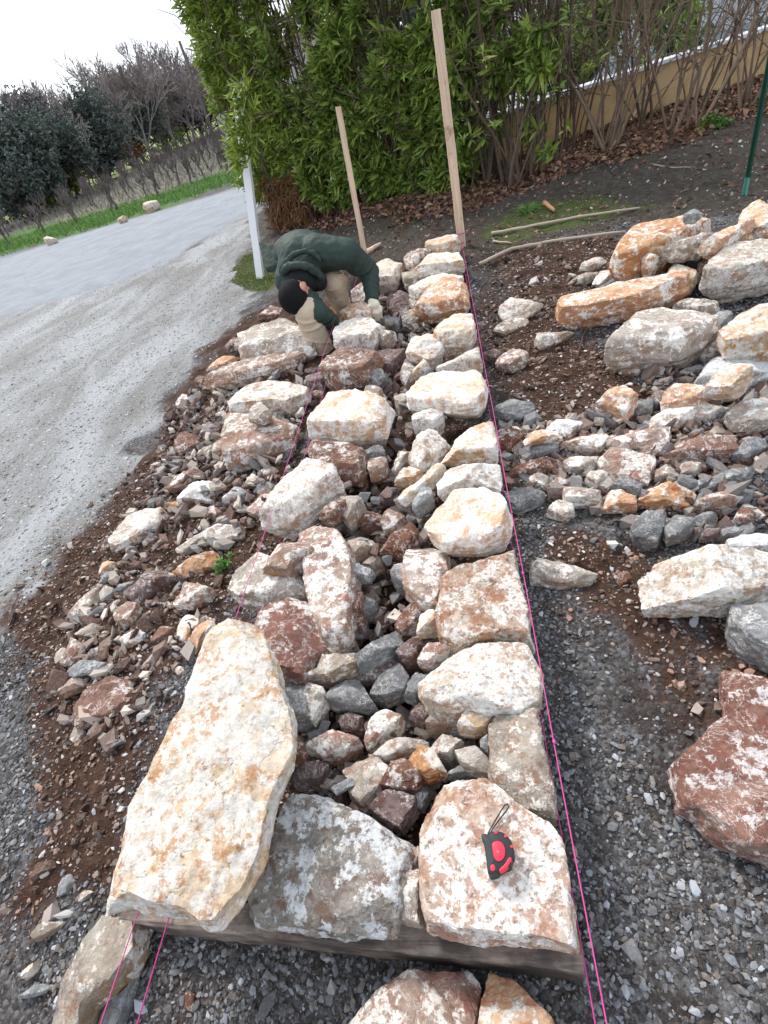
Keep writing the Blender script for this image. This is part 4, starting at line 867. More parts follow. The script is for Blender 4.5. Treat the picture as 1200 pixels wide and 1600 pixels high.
# ------------------------------------------------------------------ timber
def wood_mat(name, A, B, axis_scale=(60, 3, 60), rough=.75, grime=(.1, .07, .05), gr=.2):
    m = NT(name); vec, rnd = m.objvec(); mp = m.n('Mapping'); mp.inputs['Scale'].default_value = axis_scale; m.l(vec, mp.inputs[0])
    g = m.noise(mp.outputs[0], 1, 6, .65, .8); c = m.mix(m.mask(g, .3, .7), A, B)
    c = m.mix(m.math('MULTIPLY', m.mask(m.noise(vec, 5, 6, .65), .62-gr*.3, .72-gr*.2), .8), c, grime)
    m.color(c); m.b.inputs['Roughness'].default_value = rough; m.l(m.bump(g, .5, .004), m.b.inputs['Normal']); return m.m
W_STK = wood_mat('sawn_pine', (.55, .39, .27), (.74, .57, .43), (50, 50, 3), gr=.15, grime=(.33, .2, .13))
W_PLK = wood_mat('weathered_board', (.13, .1, .085), (.33, .26, .21), (7, 80, 80), gr=.75, grime=(.05, .038, .034))
pL, pR = px(219, 1458, .0), px(914, 1536, .0)
dv = np.array([pR[0]-pL[0], pR[1]-pL[1]]); Lp = np.hypot(*dv); dv /= Lp; nv = np.array([-dv[1], dv[0]])
m_ = MB(); K = 40; rg = np.random.default_rng(5); ring = []
for i in range(K+1):
    b = np.array(pL)+dv*Lp*i/K; j = rg.normal(0, .0012, 4); sag = .006*math.sin(i/K*5)
    ring.append([(*(b+nv*(j[0]+.004)), -.01), (*(b+nv*.06), -.01), (*(b+nv*.06), .11+j[1]+sag), (*(b+nv*(.008+j[2])), .11+j[3]+sag), (*(b+nv*(.001+j[2])), .1+j[1]+sag)])
Vp = np.array(ring).reshape(-1, 3); q = []
for i in range(K):
    for k in range(5): q.append((i*5+k, i*5+(k+1) % 5, i*5+5+(k+1) % 5, i*5+5+k))
q += [(3, 2, 1, 0), (K*5, K*5+1, K*5+2, K*5+3)]
m_.add(Vp, q, [(0, 4, 3), (K*5, K*5+3, K*5+4)])
plank = m_.build('wooden_plank', W_PLK)
tag(plank, 'weathered grey-brown board on edge under the front slabs of the wall', 'plank')
def stake(name, u0, v0, u1, v1, z0, w, t, rz, label, mat, cat='stake', group=None, extra=None):
    """foot pixel on height z0, head pixel at the same distance"""
    b = px(u0, v0, z0); r = ray(u1, v1); k = math.hypot(*b)/math.hypot(r[0], r[1]); top = np.array([r[0]*k, r[1]*k, CAM_H+r[2]*k])
    bot = np.array([b[0], b[1], z0]); ax = (top-bot)/np.linalg.norm(top-bot); bot2 = bot-ax*.12
    e = np.array([math.cos(rz), math.sin(rz), 0]); e -= ax*(e@ax); e /= np.linalg.norm(e); g = np.cross(ax, e)
    rg = np.random.default_rng(int(u0)); n = 14; mb = MB(); ring = []
    for i in range(n+1):
        c = bot2+(top-bot2)*i/n+e*rg.normal(0, .0012); s = 1 if i < n else .94
        ring.append([c+e*sx*w/2*s*(1+rg.normal(0, .02))+g*sy*t/2*s for sx, sy in ((-1, -1), (1, -1), (1, 1), (-1, 1))])
    q = [(i*4+k, i*4+(k+1) % 4, i*4+4+(k+1) % 4, i*4+4+k) for i in range(n) for k in range(4)]+[(3, 2, 1, 0), (n*4, n*4+1, n*4+2, n*4+3)]
    mb.add(np.array(ring).reshape(-1, 3), q); o = mb.build(name, mat); tag(o, label, cat, group); return o, bot, top
sR, bR, tR = stake('wooden_stake', 722, 386, 681, 15, .17, .068, .03, 0.05, 'taller and wider raw pine stake at the far right end of the wall', W_STK)
sL, bL, tL = stake('wooden_stake', 572, 408, 528, 167, .17, .048, .026, 0.1, 'shorter thin pine stake at the far left end of the wall', W_STK)
W_WHT = simple('chipped_white_paint', (.78, .78, .78), .5, .08, 6, .1)
_m = NT('white_post_paint'); _v, _ = _m.objvec(); _n = _m.noise(_v, 9, 6, .7)
_m.color(_m.mix(_m.mask(_n, .66, .7), (.8, .8, .8), (.3, .07, .05))); _m.b.inputs['Roughness'].default_value = .5
sW, bW, tW = stake('white_post', 407, 433, 371, 150, .0, .085, .05, -.2, 'white painted post with rusty chips standing in front of the hedge', _m.m, 'post')
M_GRN = simple('green_painted_steel', (.015, .06, .04), .45, .3, 20, .2)
M_GRN2 = simple('pale_green_worn_steel', (.1, .3, .24), .5, .35, 40, .2)
g0 = P3(1163, 305); r = ray(1215, 30); k = math.hypot(g0[0], g0[1])/math.hypot(r[0], r[1]); g1 = Vector((r[0]*k, r[1]*k, CAM_H+r[2]*k)); gd = (g1-g0)
def tpost(a, b):
    mb = MB(); ax = (b-a).normalized(); e = ax.cross(Vector((0, 1, 0))).normalized(); f = ax.cross(e)
    for (w, t, oo) in ((.036, .005, 0), (.005, .03, .0175)):
        c = [tuple(p+e*sx*w/2+f*(sy*t/2+oo)) for p in (a, b) for sx, sy in ((-1, -1), (1, -1), (1, 1), (-1, 1))]; mb.hexa(c)
    return mb
gp = empty('fence_stake', g0); tag(gp, 'dark green metal T-shaped stake leaning right, worn pale at its foot', 'stake')
o = tpost(g0+gd*.12-g0, g1-g0).build('post', M_GRN, gp); o = tpost(-gd*.06, gd*.12).build('foot', M_GRN2, gp)
# short offcut behind the thin stake and dry canes on the mud
W_CAN = simple('dry_cane', (.38, .31, .24), .8, .3, 40, .2)
def cane(pts, r, label, name='dry_cane', cat='cane', mat=None, z=.008):
    P = [P3(*p) for p in pts]; P = [Vector((p.x, p.y, gh1(p.x, p.y)+r+z)) for p in P]; Q = []
    for a, b in zip(P[:-1], P[1:]): Q += [a.lerp(b, t/6) for t in range(6)]
    Q.append(P[-1]); rg = random.Random(len(label)); Q = [q+Vector((rg.gauss(0, .003), rg.gauss(0, .003), 0)) for q in Q]
    mb = MB(); n = len(Q); mb.tube(Q, np.linspace(r*1.15, r*.7, n)*np.array([1+.12*(i % 4 == 0) for i in range(n)]), 7)
    o = mb.build(name, mat or W_CAN, smooth=True); tag(o, label, cat); return o
cane([(750, 413), (800, 398), (880, 383), (975, 366)], .013, 'long pale dry cane lying on the soil, the one nearer the wall')
cane([(768, 368), (830, 360), (900, 347), (1000, 326)], .012, 'long greyish dry cane lying on the moss, the farther one')
cane([(770, 378), (800, 381)], .009, 'short dark stick between the two long canes', 'stick', 'stick')
cane([(1020, 262), (1050, 266), (1085, 266)], .005, 'thin twig on the dark mud near the leaf litter', 'twig', 'twig')
cane([(1090, 470), (1050, 500)], .006, 'thin root on the dark wet ground', 'twig', 'twig', simple('bark', (.1, .07, .05)))
cane([(920, 495), (900, 560)], .006, 'thin brown stick on the red soil beside the faceted boulder', 'stick', 'stick', simple('brown_bark', (.09, .05, .035)))
cane([(852, 325), (866, 334)], .018, 'stubby brown wood chip beside the grass tuft', 'wood_chip', 'wood chip', simple('fresh_wood', (.42, .22, .12)))
cane([(572, 396), (595, 382)], .022, 'short wooden offcut behind the thin stake', 'wood_offcut', 'offcut', W_STK)

# ------------------------------------------------------------------ strings
M_PNK = simple('pink_string', (.5, .06, .24), .5, .1, 30, 0)
M_RED = simple('magenta_string', (.42, .04, .19), .5, .1, 30, 0)
def string(x0, z0, far, label, mat, r=.0014, knots=(), wob=.001, y0=-.15, xn=None):
    mb = MB(); n = 60; xn = x0 if xn is None else xn
    P = []
    for i in range(n+1):
        t = i/n; y = y0+(far[1]-y0)*t; P.append((xn+(far[0]-xn)*t+wob*math.sin(t*31+x0*9), y, z0+(far[2]-z0)*t-.004*math.sin(math.pi*t)))
    mb.tube(P, r, 6)
    a = np.arange(4)*np.pi/2
    for k in (-.6, 0, .7): mb.tube([(far[0]-.036, far[1]-.022, far[2]+k*.006), (far[0]+.036, far[1]-.022, far[2]+k*.006+.003)], r, 5)
    for y in knots:
        t = (y-y0)/(far[1]-y0); V, Fc = ico(2); c = np.array([xn+(far[0]-xn)*t, y, z0+(far[2]-z0)*t])
        mb.add(V*np.array([.004, .007, .004])+c, Fc)
    o = mb.build('string_line', mat, smooth=True); tag(o, label, 'string'); return o
string(.066, .275, (bR[0]+.0, bR[1]-.02, .285), 'upper pink mason string along the right face of the wall', M_PNK, knots=(.62, 1.15), xn=.062)
string(.052, .17, (bR[0]-.015, bR[1]-.02, .21), 'lower pink mason string along the right face of the wall', M_RED, knots=(1.05, 2.2), wob=.0015, xn=.047)
string(-.89, .272, (bL[0]-.05, bL[1], .28), 'upper pink mason string along the left side of the wall', M_PNK)
string(-.905, .12, (bL[0]-.03, bL[1], .2), 'lower fainter pink string along the left side of the wall', M_RED, r=.0018)

# ------------------------------------------------------------------ tape measure on the slab
TP = px(781, 1333, .279); tm = empty('tape_measure', (TP[0], TP[1], .272), 0); tag(tm, 'black and red tape measure lying on the broad pale slab', 'tape measure')
def tl(u, v):      # pixel of the tape close-up -> local xy
    p = px(720+u/8.89, 1220+v/8.89, .30); return np.array([p[0]-TP[0], p[1]-TP[1]])
def plate(outline, z0, z1, name, mat, parent, bev=.0015):
    P = np.array([tl(*q) for q in outline]); c = P.mean(0); n = len(P)
    # smooth the outline
    for _ in range(2): P = np.stack([.75*P+.25*np.roll(P, -1, 0), .25*P+.75*np.roll(P, -1, 0)], 1).reshape(-1, 2)
    n = len(P); R_ = [(P, z0), (P, z1-bev), (c+(P-c)*(1-bev*1.2/max(np.abs(P-c).max(), .004)), z1-bev*.3), (c+(P-c)*(1-bev*3/max(np.abs(P-c).max(), .004)), z1)]
    V = np.vstack([np.column_stack([p, np.full(n, z)]) for p, z in R_]); V = np.vstack([V, [(c[0], c[1], z1+.0003), (c[0], c[1], z0)]])
    q = [(k*n+i, k*n+(i+1) % n, (k+1)*n+(i+1) % n, (k+1)*n+i) for k in range(3) for i in range(n)]
    t = [(3*n+i, 3*n+(i+1) % n, 4*n) for i in range(n)]+[((i+1) % n, i, 4*n+1) for i in range(n)]
    return mesh_np(name, V, [q, t], mat, parent, smooth=True, sharp=R(50))
M_BLK = simple('black_rubber', (.018, .022, .024), .45, .3, 50, .4, 400, bd=.0004)
M_RDP = simple('red_plastic', (.8, .03, .06), .35, .05, 20, 0)
body = plate([(285, 755), (345, 740), (375, 765), (450, 712), (560, 712), (660, 780), (720, 880), (745, 990), (735, 1060), (705, 1085), (700, 1190), (600, 1215), (540, 1250), (500, 1300), (400, 1320), (375, 1290), (355, 1080), (330, 900), (290, 810)], 0, .034, 'case', M_BLK, tm)
plate([(445, 880), (510, 850), (580, 880), (620, 960), (620, 1060), (570, 1130), (510, 1140), (465, 1080), (450, 990), (438, 930)], .034, .0375, 'side_cap', M_RDP, tm, .001)
plate([(425, 1190), (450, 1175), (480, 1195), (485, 1245), (460, 1275), (425, 1265), (415, 1225)], .034, .0365, 'lock_button', M_RDP, tm, .0007)
plate([(535, 1250), (600, 1195), (650, 1130), (668, 1080), (712, 1080), (700, 1140), (660, 1200), (600, 1262), (540, 1275)], .02, .0362, 'bumper_strip', M_RDP, tm, .001)
for c_ in ((495, 735), (630, 787), (712, 930)):
    plate([(c_[0]+24*math.cos(a), c_[1]+22*math.sin(a)) for a in np.linspace(0, 6.28, 9)[:-1]], .033, .0362, 'grip_dot', M_RDP, tm, .0006)
plate([(521+0+22*math.cos(a), 1008+24*math.sin(a)) for a in np.linspace(0, 6.28, 9)[:-1]], .0374, .0382, 'screw', simple('steel_screw', (.45, .12, .14), .4), tm, .0004)
mb = MB(); lp = [(345, 745), (375, 650), (450, 520), (540, 370), (595, 280), (635, 262), (655, 300), (620, 360), (530, 470), (450, 580), (395, 670), (362, 745)]
Q = [Vector((*tl(*q), .006)) for q in lp]; QQ = []
for a, b in zip(Q[:-1], Q[1:]): QQ += [a.lerp(b, t/3) for t in range(3)]
QQ.append(Q[-1]); mb.tube(QQ, .0016, 6); mb.build('wrist_cord', M_BLK, tm, smooth=True)
# ------------------------------------------------------------------ leaves
def leaf_geo(B, D, L, W, rng, fold=.25, droop=.25):
    """base points, unit directions, lengths, widths -> vertices, faces (8 verts, 6 faces each)"""
    n = len(B); up = rng.normal(0, 1, (n, 3)); S = np.cross(D, up); S /= np.linalg.norm(S, axis=1)[:, None]+1e-9; N_ = np.cross(S, D)
    L = np.broadcast_to(L, n)[:, None]; W = np.broadcast_to(W, n)[:, None]*.5; dz = np.array([0, 0, -1.])*L*droop
    def p(t, w, h=0): return B+D*L*t+S*W*w+N_*W*h+dz*t*t
    V = np.stack([p(0, 0), p(.3, -.85, fold), p(.3, 0), p(.3, .85, fold), p(.65, -.8, fold), p(.65, 0), p(.65, .8, fold), p(1, 0)], 1)
    o = np.arange(n)[:, None]*8
    T = np.concatenate([o+np.array([[0, 1, 2]]), o+np.array([[0, 2, 3]]), o+np.array([[4, 7, 5]]), o+np.array([[5, 7, 6]])])
    Q = np.concatenate([o+np.array([[1, 4, 5, 2]]), o+np.array([[2, 5, 6, 3]])])
    return V.reshape(-1, 3), T, Q
def unit(v): return v/(np.linalg.norm(v, axis=-1, keepdims=True)+1e-9)
def rosettes(C, A, k, L, W, rng, spread=(.5, 1.35), **kw):
    n = len(C); A = np.repeat(unit(A), k, 0); B = np.repeat(C, k, 0); q = unit(np.cross(A, rng.normal(0, 1, A.shape)))
    th = rng.uniform(*spread, len(A))[:, None]; D = unit(A*np.cos(th)+q*np.sin(th))
    B = B+A*rng.uniform(-.35, .15, len(A))[:, None]*L
    V, T, Q = leaf_geo(B, D, L*rng.uniform(.6, 1.2, len(A)), W*rng.uniform(.75, 1.2, len(A)), rng, **kw)
    var = np.repeat(np.clip(np.repeat(rng.random(n), k)*.6+rng.random(len(A))*.4, 0, 1), 8)
    return V, T, Q, var
def leaf_mat(name, stops, rough=.45, trans=.25):
    m = NT(name); a = m.attr('var'); g = m.n('NewGeometry')
    c = m.ramp(a, stops); c = m.mix(m.math('MULTIPLY', g.outputs['Backfacing'], .35), c, tuple(min(1, x*1.5+.02) for x in stops[len(stops)//2][1]))
    m.color(c); m.b.inputs['Roughness'].default_value = rough; m.b.inputs['Specular IOR Level'].default_value = .35
    if trans:
        t = m.n('BsdfTranslucent'); mx = m.n('MixShader'); mx.inputs[0].default_value = trans; m.l(c, t.inputs[0])
        m.l(m.b.outputs[0], mx.inputs[1]); m.l(t.outputs[0], mx.inputs[2]); m.l(mx.outputs[0], m.out.inputs[0])
    return m.m
LM_OLE = leaf_mat('oleander_leaf', [(0, (.03, .05, .015)), (.25, (.08, .14, .025)), (.55, (.17, .26, .045)), (.85, (.3, .38, .075)), (.97, (.45, .48, .13)), (1, (.45, .3, .14))])
LM_LIM = leaf_mat('yellow_green_leaf', [(0, (.07, .1, .02)), (.4, (.15, .22, .03)), (.75, (.26, .34, .055)), (.95, (.42, .45, .12)), (1, (.4, .28, .14))])
LM_DEAD = leaf_mat('dead_brown_foliage', [(0, (.1, .045, .018)), (.5, (.2, .1, .04)), (1, (.34, .2, .1))], .8, .1)
LM_LIT = leaf_mat('fallen_leaf', [(0, (.04, .022, .015)), (.4, (.1, .05, .03)), (.7, (.18, .09, .052)), (.9, (.3, .17, .1)), (1, (.42, .31, .22))], .7, .1)
LM_EVG = leaf_mat('dark_evergreen_leaf', [(0, (.03, .043, .04)), (.5, (.06, .085, .075)), (.85, (.1, .12, .1)), (1, (.16, .16, .14))], .7, .1)
LM_PUR = leaf_mat('purple_grey_twig', [(0, (.08, .07, .075)), (.5, (.16, .14, .145)), (1, (.26, .235, .235))], .9, 0)
LM_YEL = leaf_mat('yellowing_shrub_leaf', [(0, (.06, .09, .02)), (.5, (.16, .2, .04)), (1, (.3, .3, .07))], .7, .2)
BARK = simple('shrub_bark', (.12, .085, .062), .9, .5, 30, .5, 80)
BARKL = simple('pale_shrub_bark', (.21, .15, .11), .9, .4, 30, .5, 80)
BARKD = simple('dark_tree_bark', (.05, .04, .036), .95, .4, 12, .4, 30)
BARKG = simple('grey_bare_tree_bark', (.27, .23, .22), .95, .25, 8, .2, 30)

# ------------------------------------------------------------------ the hedge: four shrubs side by side
HA, HB = np.array([-2.62, 8.75]), np.array([.95, 6.75]); HD = (HB-HA)/np.linalg.norm(HB-HA); HN = np.array([HD[1], -HD[0]])
if HN[1] > 0: HN = -HN
def hpt(s, d, z): b = HA+HD*s-HN*d; return np.array([b[0], b[1], z])
def hedge_shrub(s0, s1, n, zlo, label, mat, seed, L=.165, W=.036, k=9, dens=lambda s, z: 1, ends=(0, 0), stems=26):
    rng = np.random.default_rng(seed); c0 = hpt((s0+s1)/2, .45, 0); root = empty('hedge_shrub', (c0[0], c0[1], gh1(c0[0], c0[1])))
    tag(root, label, 'hedge', 'shrubs of the tall hedge')
    C, A = [], []
    while len(C) < n:
        s = rng.uniform(s0, s1); z = rng.uniform(zlo, 3.3); e = min(s-s0, s1-s)
        if rng.random() > dens(s, z): continue
        if not ends[0] and mnoise.noise(Vector((s*2.1+seed*5, z*1.9, 7)))+.5*mnoise.noise(Vector((s*5, z*4.5, seed))) > (.0 if z > 1.4 else .17): continue
        bul = .16*mnoise.noise(Vector((s*1.3, z*1.2, seed)))+.09*mnoise.noise(Vector((s*4, z*3.5, seed+9)))
        low = .25*max(0, (.9-z))            # the skirt recedes towards the ground
        d = -bul*1.2+low+abs(rng.normal(0, .16))+(rng.random() < .25)*rng.uniform(0, .9)
        C.append(hpt(s, d, z)); a = np.array([HN[0], HN[1], rng.uniform(.1, 1.)]); a[:2] += HD*rng.normal(0, .5); A.append(a)
        if ends[0] and rng.random() < .45:
            C.append(hpt(s0-abs(rng.normal(0, .05))-.06*mnoise.noise(Vector((z*2, 1, 3))), rng.uniform(0, 1.2), z)); A.append(np.array([-HD[0], -HD[1], rng.uniform(.2, 1)]))
    C = np.array(C); A = np.array(A)
    if ends[0]:       # twigs hanging forward over the white post
        ex = [PY(rng.uniform(366, 400), rng.uniform(120, 262), 6.35) for _ in range(40)]
        C = np.vstack([C, [(p_.x, p_.y, p_.z) for p_ in ex]]); A = np.vstack([A, np.tile([HN[0], HN[1], .3], (40, 1))+rng.normal(0, .3, (40, 3))])
    V, T, Q, var = rosettes(C, A, k, L, W, rng, spread=(.35, 1.25), droop=.1)
    base = np.array(root.location)
    mesh_np('foliage', V-base, [T, Q], mat, root, attrs={'var': var})
    mb = MB()
    for i in range(stems):
        s = rng.uniform(s0+.1, s1-.1); d = rng.uniform(.12, .8); p = hpt(s, d, gh1(*hpt(s, d, 0)[:2])-.05); P = [p.copy()]; dr = np.array([rng.normal(0, .16), rng.normal(0, .1), 1.])
        for j in range(9): dr += np.array([rng.normal(0, .09), rng.normal(0, .07), 0]); dr[:2] *= .75; p = p+unit(dr)*.35; P.append(p.copy())
        mb.tube(np.array(P)-base, np.linspace(rng.uniform(.01, .022), .005, 10), 5)
        if ends[0] and i < 9:
            e_ = PY(rng.uniform(372, 396), rng.uniform(130, 250), 6.4); q = P[rng.integers(3, 6)]; mb.tube(np.array([q, (q+np.array(e_))/2+[0, 0, .15], np.array(e_)])-base, [.009, .006, .004], 4)
        for j in range(5):
            q = P[rng.integers(2, 8)]; mb.tube(np.array([q, q+unit(rng.normal(0, 1, 3)+[HN[0], HN[1], .6])*.3, q+unit(rng.normal(0, .5, 3)+[HN[0]*1.3, HN[1]*1.3, .9])*.55])-base, [.007, .005, .003], 4)
    mb.build('stems', BARK, root); return root
hedge_shrub(-.2, 1.0, 1900, .42, 'yellow-green end of the hedge nearest the road, brown at its foot', LM_LIM, 1, L=.14, W=.028, k=10, ends=(1, 0))
hedge_shrub(.9, 1.95, 1500, .22, 'dense green hedge shrub directly behind the bending worker', LM_OLE, 2)
hedge_shrub(1.85, 2.95, 1400, .2, 'green hedge shrub between the thin stake and the wide stake', LM_OLE, 3, dens=lambda s, z: .55+.45*(z < 1.7))
hedge_shrub(2.85, 4.25, 1200, .28, 'looser hedge shrub behind the wide stake with dark stems showing', LM_OLE, 4, dens=lambda s, z: .06 if s > 3.25 and z < 1.05 else .8, stems=40)
# brown dead foliage at the foot of the road-side end
rng = np.random.default_rng(8); n = 900; C = np.array([hpt(rng.uniform(.0, .75), rng.uniform(.02, .4), rng.uniform(.03, .72)) for _ in range(n)])
V, T, Q, var = rosettes(C, np.tile([HN[0]*.6, HN[1]*.6, -.8], (n, 1))+rng.normal(0, .3, (n, 3)), 6, .12, .012, rng)
rt = [o for o in bpy.data.objects if o.name == 'hedge_shrub'][0]
mesh_np('dead_foliage', V-np.array(rt.location), [T, Q], LM_DEAD, rt, attrs={'var': var})

# ------------------------------------------------------------------ low garden wall, its coping and the mesh fence
W0, W1 = np.array([.45, 8.187]), np.array([9.5, 11.02]); WD = unit(W1-W0); WNn = np.array([WD[1], -WD[0]]); WL = np.linalg.norm(W1-W0)
def wbox(mb, s0, s1, d0, d1, z0, z1):
    c = []
    for z in (z0, z1):
        for s, d in ((s0, d0), (s1, d0), (s1, d1), (s0, d1)): p = W0+WD*s+WNn*d; c.append((p[0], p[1], z))
    mb.hexa(c)
m = NT('ochre_render'); v_, _ = m.objvec(); c = m.mix(m.mask(m.noise(v_, 3, 7, .65), .35, .65), (.42, .27, .13), (.55, .38, .2))
c = m.mix(m.math('MULTIPLY', m.mask(m.noise(v_, 7, 8, .7), .55, .68), .6), c, (.26, .19, .12)); m.color(c); m.l(m.bump(m.noise(v_, 120, 4), .5, .004), m.b.inputs['Normal']); OCH = m.m
gw = empty('garden_wall', (*W0, .15)); tag(gw, 'low ochre rendered wall with a white coping behind the bare stems', 'wall')
OFF = np.array([W0[0], W0[1], .15])
def offs(mb): mb.V = [v-OFF for v in mb.V]; return mb
mb = MB(); wbox(mb, 0, WL, -.18, 0, .0, .69); offs(mb).build('wall', OCH, gw)
mb = MB(); wbox(mb, -.02, WL, -.21, .03, .692, .73); offs(mb).build('coping', simple('white_coping', (.66, .66, .68), .6, .12, 12, .2), gw)
mb = MB(); H_ = 1.1
for i in range(int(WL/.075)+16):
    for sg in (1, -1):
        s = i*.075-(H_ if sg > 0 else 0); a, b = s, s+sg*H_; 
        if sg < 0: a, b = s+0, s-H_
        za, zb = .72, .72+H_
        def cut(s_, z_, so, zo):
            return (s_, z_)
        pa = W0+WD*a-WNn*.09; pb = W0+WD*b-WNn*.09
        if min(a, b) < 0 or max(a, b) > WL: continue
        mb.tube([(*pa, za), (*pb, zb)], .0022, 3, cap=False)
fe = empty('mesh_fence', (*W0, .7)); tag(fe, 'dark green wire mesh fence standing on the ochre wall', 'fence')
OFF = np.array([W0[0], W0[1], .7]); offs(mb).build('wire_mesh', M_GRN, fe)
for i in range(6):
    mb = MB(); p = W0+WD*(i*2.1+.2)-WNn*.09; mb.tube([(*p, .7), (*p, 1.86)], .022, 8); offs(mb).build('post', M_GRN, fe)

# ------------------------------------------------------------------ bare-stemmed shrubs in front of the wall
bare = [(799, 292, 5, 'bare shrub with thin upright stems left of the ochre wall patch', 1), (843, 258, 7, 'thin-stemmed shrub at the left end of the ochre wall', 1), (895, 238, 9, 'shrub of dark bare stems in front of the coping, left of the crowded clump', 1),
        (948, 236, 16, 'crowded clump of many bare stems fanning to the right', 0), (1010, 205, 8, 'grey twiggy shrub low against the middle of the ochre wall', 0), (1066, 204, 9, 'shrub of pale stems leaning right before the ochre wall', 0),
        (1100, 175, 7, 'shrub with long arching grey branches at the upper right', 0), (1178, 165, 10, 'dark tangled shrub at the right edge behind the green stake', 0)]
for bi, (u, v, ns, lab, lf) in enumerate(bare):
    rng = np.random.default_rng(50+bi); b = P3(u, v); root = empty('bare_shrub', b); tag(root, lab, 'shrub', 'bare-stemmed shrubs by the ochre wall'); mb = MB(); tips = []
    for i in range(ns+1):
        p = np.array([rng.normal(0, .09), rng.normal(0, .07), -.03]); P = [p.copy()]; dr = np.array([rng.normal(.12, .24), rng.normal(0, .12), 1.])
        for j in range(8): dr[:2] += rng.normal(0, .11, 2); p = p+unit(dr)*.28; P.append(p.copy())
        r0 = rng.uniform(.007, .018); mb.tube(P, np.linspace(r0, r0*.45, 9), 6)
        for j in range(7):
            a = rng.integers(2, 8); q = P[a]; e = unit(np.array([*rng.normal(0, .9, 2), .7])); q2 = q+e*rng.uniform(.15, .35); q3 = q2+unit(e+rng.normal(0, .5, 3))*rng.uniform(.15, .4)
            mb.tube([q, q2, q3], [r0*.45, r0*.3, r0*.2], 4, cap=False); tips.append(q3)
            mb.tube([q2, q2+unit(rng.normal(0, 1, 3))*.25], [r0*.25, r0*.12], 3, cap=False)
    mb.build('stems', BARKL if bi % 2 else BARK, root)
    tips = np.array(tips); tips = tips[(tips[:, 2] > .45)]; k = rng.random(len(tips)) < (.45 if lf else .08)
    if k.sum() > 0:
        V, T, Q, var = rosettes(tips[k], np.tile([0, -.3, 1.], (k.sum(), 1)), 8, .13, .022, rng); mesh_np('foliage', V, [T, Q], LM_OLE, root, attrs={'var': var})
# long pale branches lying against the shrubs
for i, (pts, lab) in enumerate([([(948, 246, 0), (990, 205, .25), (1040, 180, .3)], 'thick pale branch leaning low to the right out of the stem clump'), ([(985, 205, .1), (1010, 180, .25), (1060, 150, .45)], 'thin grey branch crossing in front of the coping')]):
    P = [P3(u, v)+Vector((0, 0, z)) for u, v, z in pts]; mb = MB(); mb.tube(P, [.016, .012, .008], 6); tag(mb.build('leaning_branch', BARKL), lab, 'branch')

# ------------------------------------------------------------------ fallen leaves, moss, weeds
def litter(name, poly, n, L, W, mat, label, seed, cat='leaves', up=.35):
    rng = np.random.default_rng(seed); Wp = np.asarray(poly); lo, hi = Wp.min(0), Wp.max(0); x = rng.uniform(lo[0], hi[0], n); y = rng.uniform(lo[1], hi[1], n)
    k = sdist(Wp, x, y)+.15*n2(x, y, 3, seed) > rng.uniform(-.12, .06, n); x, y = x[k], y[k]
    B = np.stack([x, y, gh(x, y)+rng.uniform(.004, .04, len(x))], 1); D = unit(np.stack([rng.normal(0, 1, len(x)), rng.normal(0, 1, len(x)), rng.normal(0, up, len(x))], 1))
    V, T, Q = leaf_geo(B, D, L*rng.uniform(.5, 1.3, len(x)), W*rng.uniform(.6, 1.2, len(x)), rng, fold=.7, droop=.1)
    o = mesh_np(name, V, [T, Q], mat, attrs={'var': np.repeat(rng.random(len(x)), 8)}); tag(o, label, cat, kind='stuff'); return o
litter('fallen_leaves', gpoly('470,375 560,350 640,345 720,335 800,310 900,272 1000,246 1100,212 1210,178 1290,140 1300,10 1200,70 1100,125 960,165 850,200 760,240 600,290 500,330 430,350'), 52000, .07, .05, LM_LIT, 'brown fallen leaves heaped along the foot of the hedge and ochre wall', 3)
litter('scattered_leaves', gpoly('560,400 740,385 900,350 1210,310 1220,180 1000,246 800,310 600,345'), 260, .07, .035, LM_LIT, 'single dry leaves scattered on the dark mud', 4)
def grass(name, poly, n, h, w, mat, label, seed, soft=.1, cat='grass', lean=.35):
    rng = np.random.default_rng(seed); Wp = np.asarray(poly, float); lo, hi = Wp.min(0), Wp.max(0); x = rng.uniform(lo[0], hi[0], n); y = rng.uniform(lo[1], hi[1], n)
    k = sdist(Wp, x, y)+soft*n2(x, y, 2.3, seed)+soft*.6*n2(x, y, 7, seed) > 0; x, y = x[k], y[k]; m_ = len(x)
    hh = h*rng.uniform(.5, 1.3, m_)*(.75+.4*n2(x, y, 1.7, seed+1)); a = rng.uniform(0, 6.28, m_); s = np.stack([np.cos(a), np.sin(a), 0*a], 1)*w; ln = np.stack([rng.normal(0, lean, m_), rng.normal(0, lean, m_), np.ones(m_)], 1)*hh[:, None]
    B = np.stack([x, y, gh(x, y)-.005], 1); V = np.stack([B-s, B+s, B+ln*.55+s*.7, B+ln*.55-s*.7, B+ln*np.array([1.5, 1.5, 1])], 1).reshape(-1, 3); o_ = np.arange(m_)[:, None]*5
    o = mesh_np(name, V, [o_+np.array([[0, 1, 2, 3]]), o_+np.array([[3, 2, 4]])], mat, attrs={'var': np.repeat(rng.random(m_), 5)}); tag(o, label, cat, kind='stuff'); return o
G_GR = leaf_mat('grass_blade', [(0, (.04, .09, .02)), (.5, (.08, .19, .035)), (.85, (.14, .26, .06)), (1, (.3, .3, .12))], .6, .25)
G_MS = leaf_mat('moss_sprig', [(0, (.04, .06, .01)), (.5, (.1, .15, .03)), (.93, (.18, .2, .06)), (1, (.6, .6, .5))], .8, .2)
G_DRY = leaf_mat('dry_grass', [(0, (.1, .1, .045)), (.5, (.17, .18, .07)), (1, (.28, .26, .14))], .8, .2)
grass('verge_grass', Z_VERGE[:-2], 60000, .17, .012, G_GR, 'bright green grass strip along the far side of the road', 1, .25)
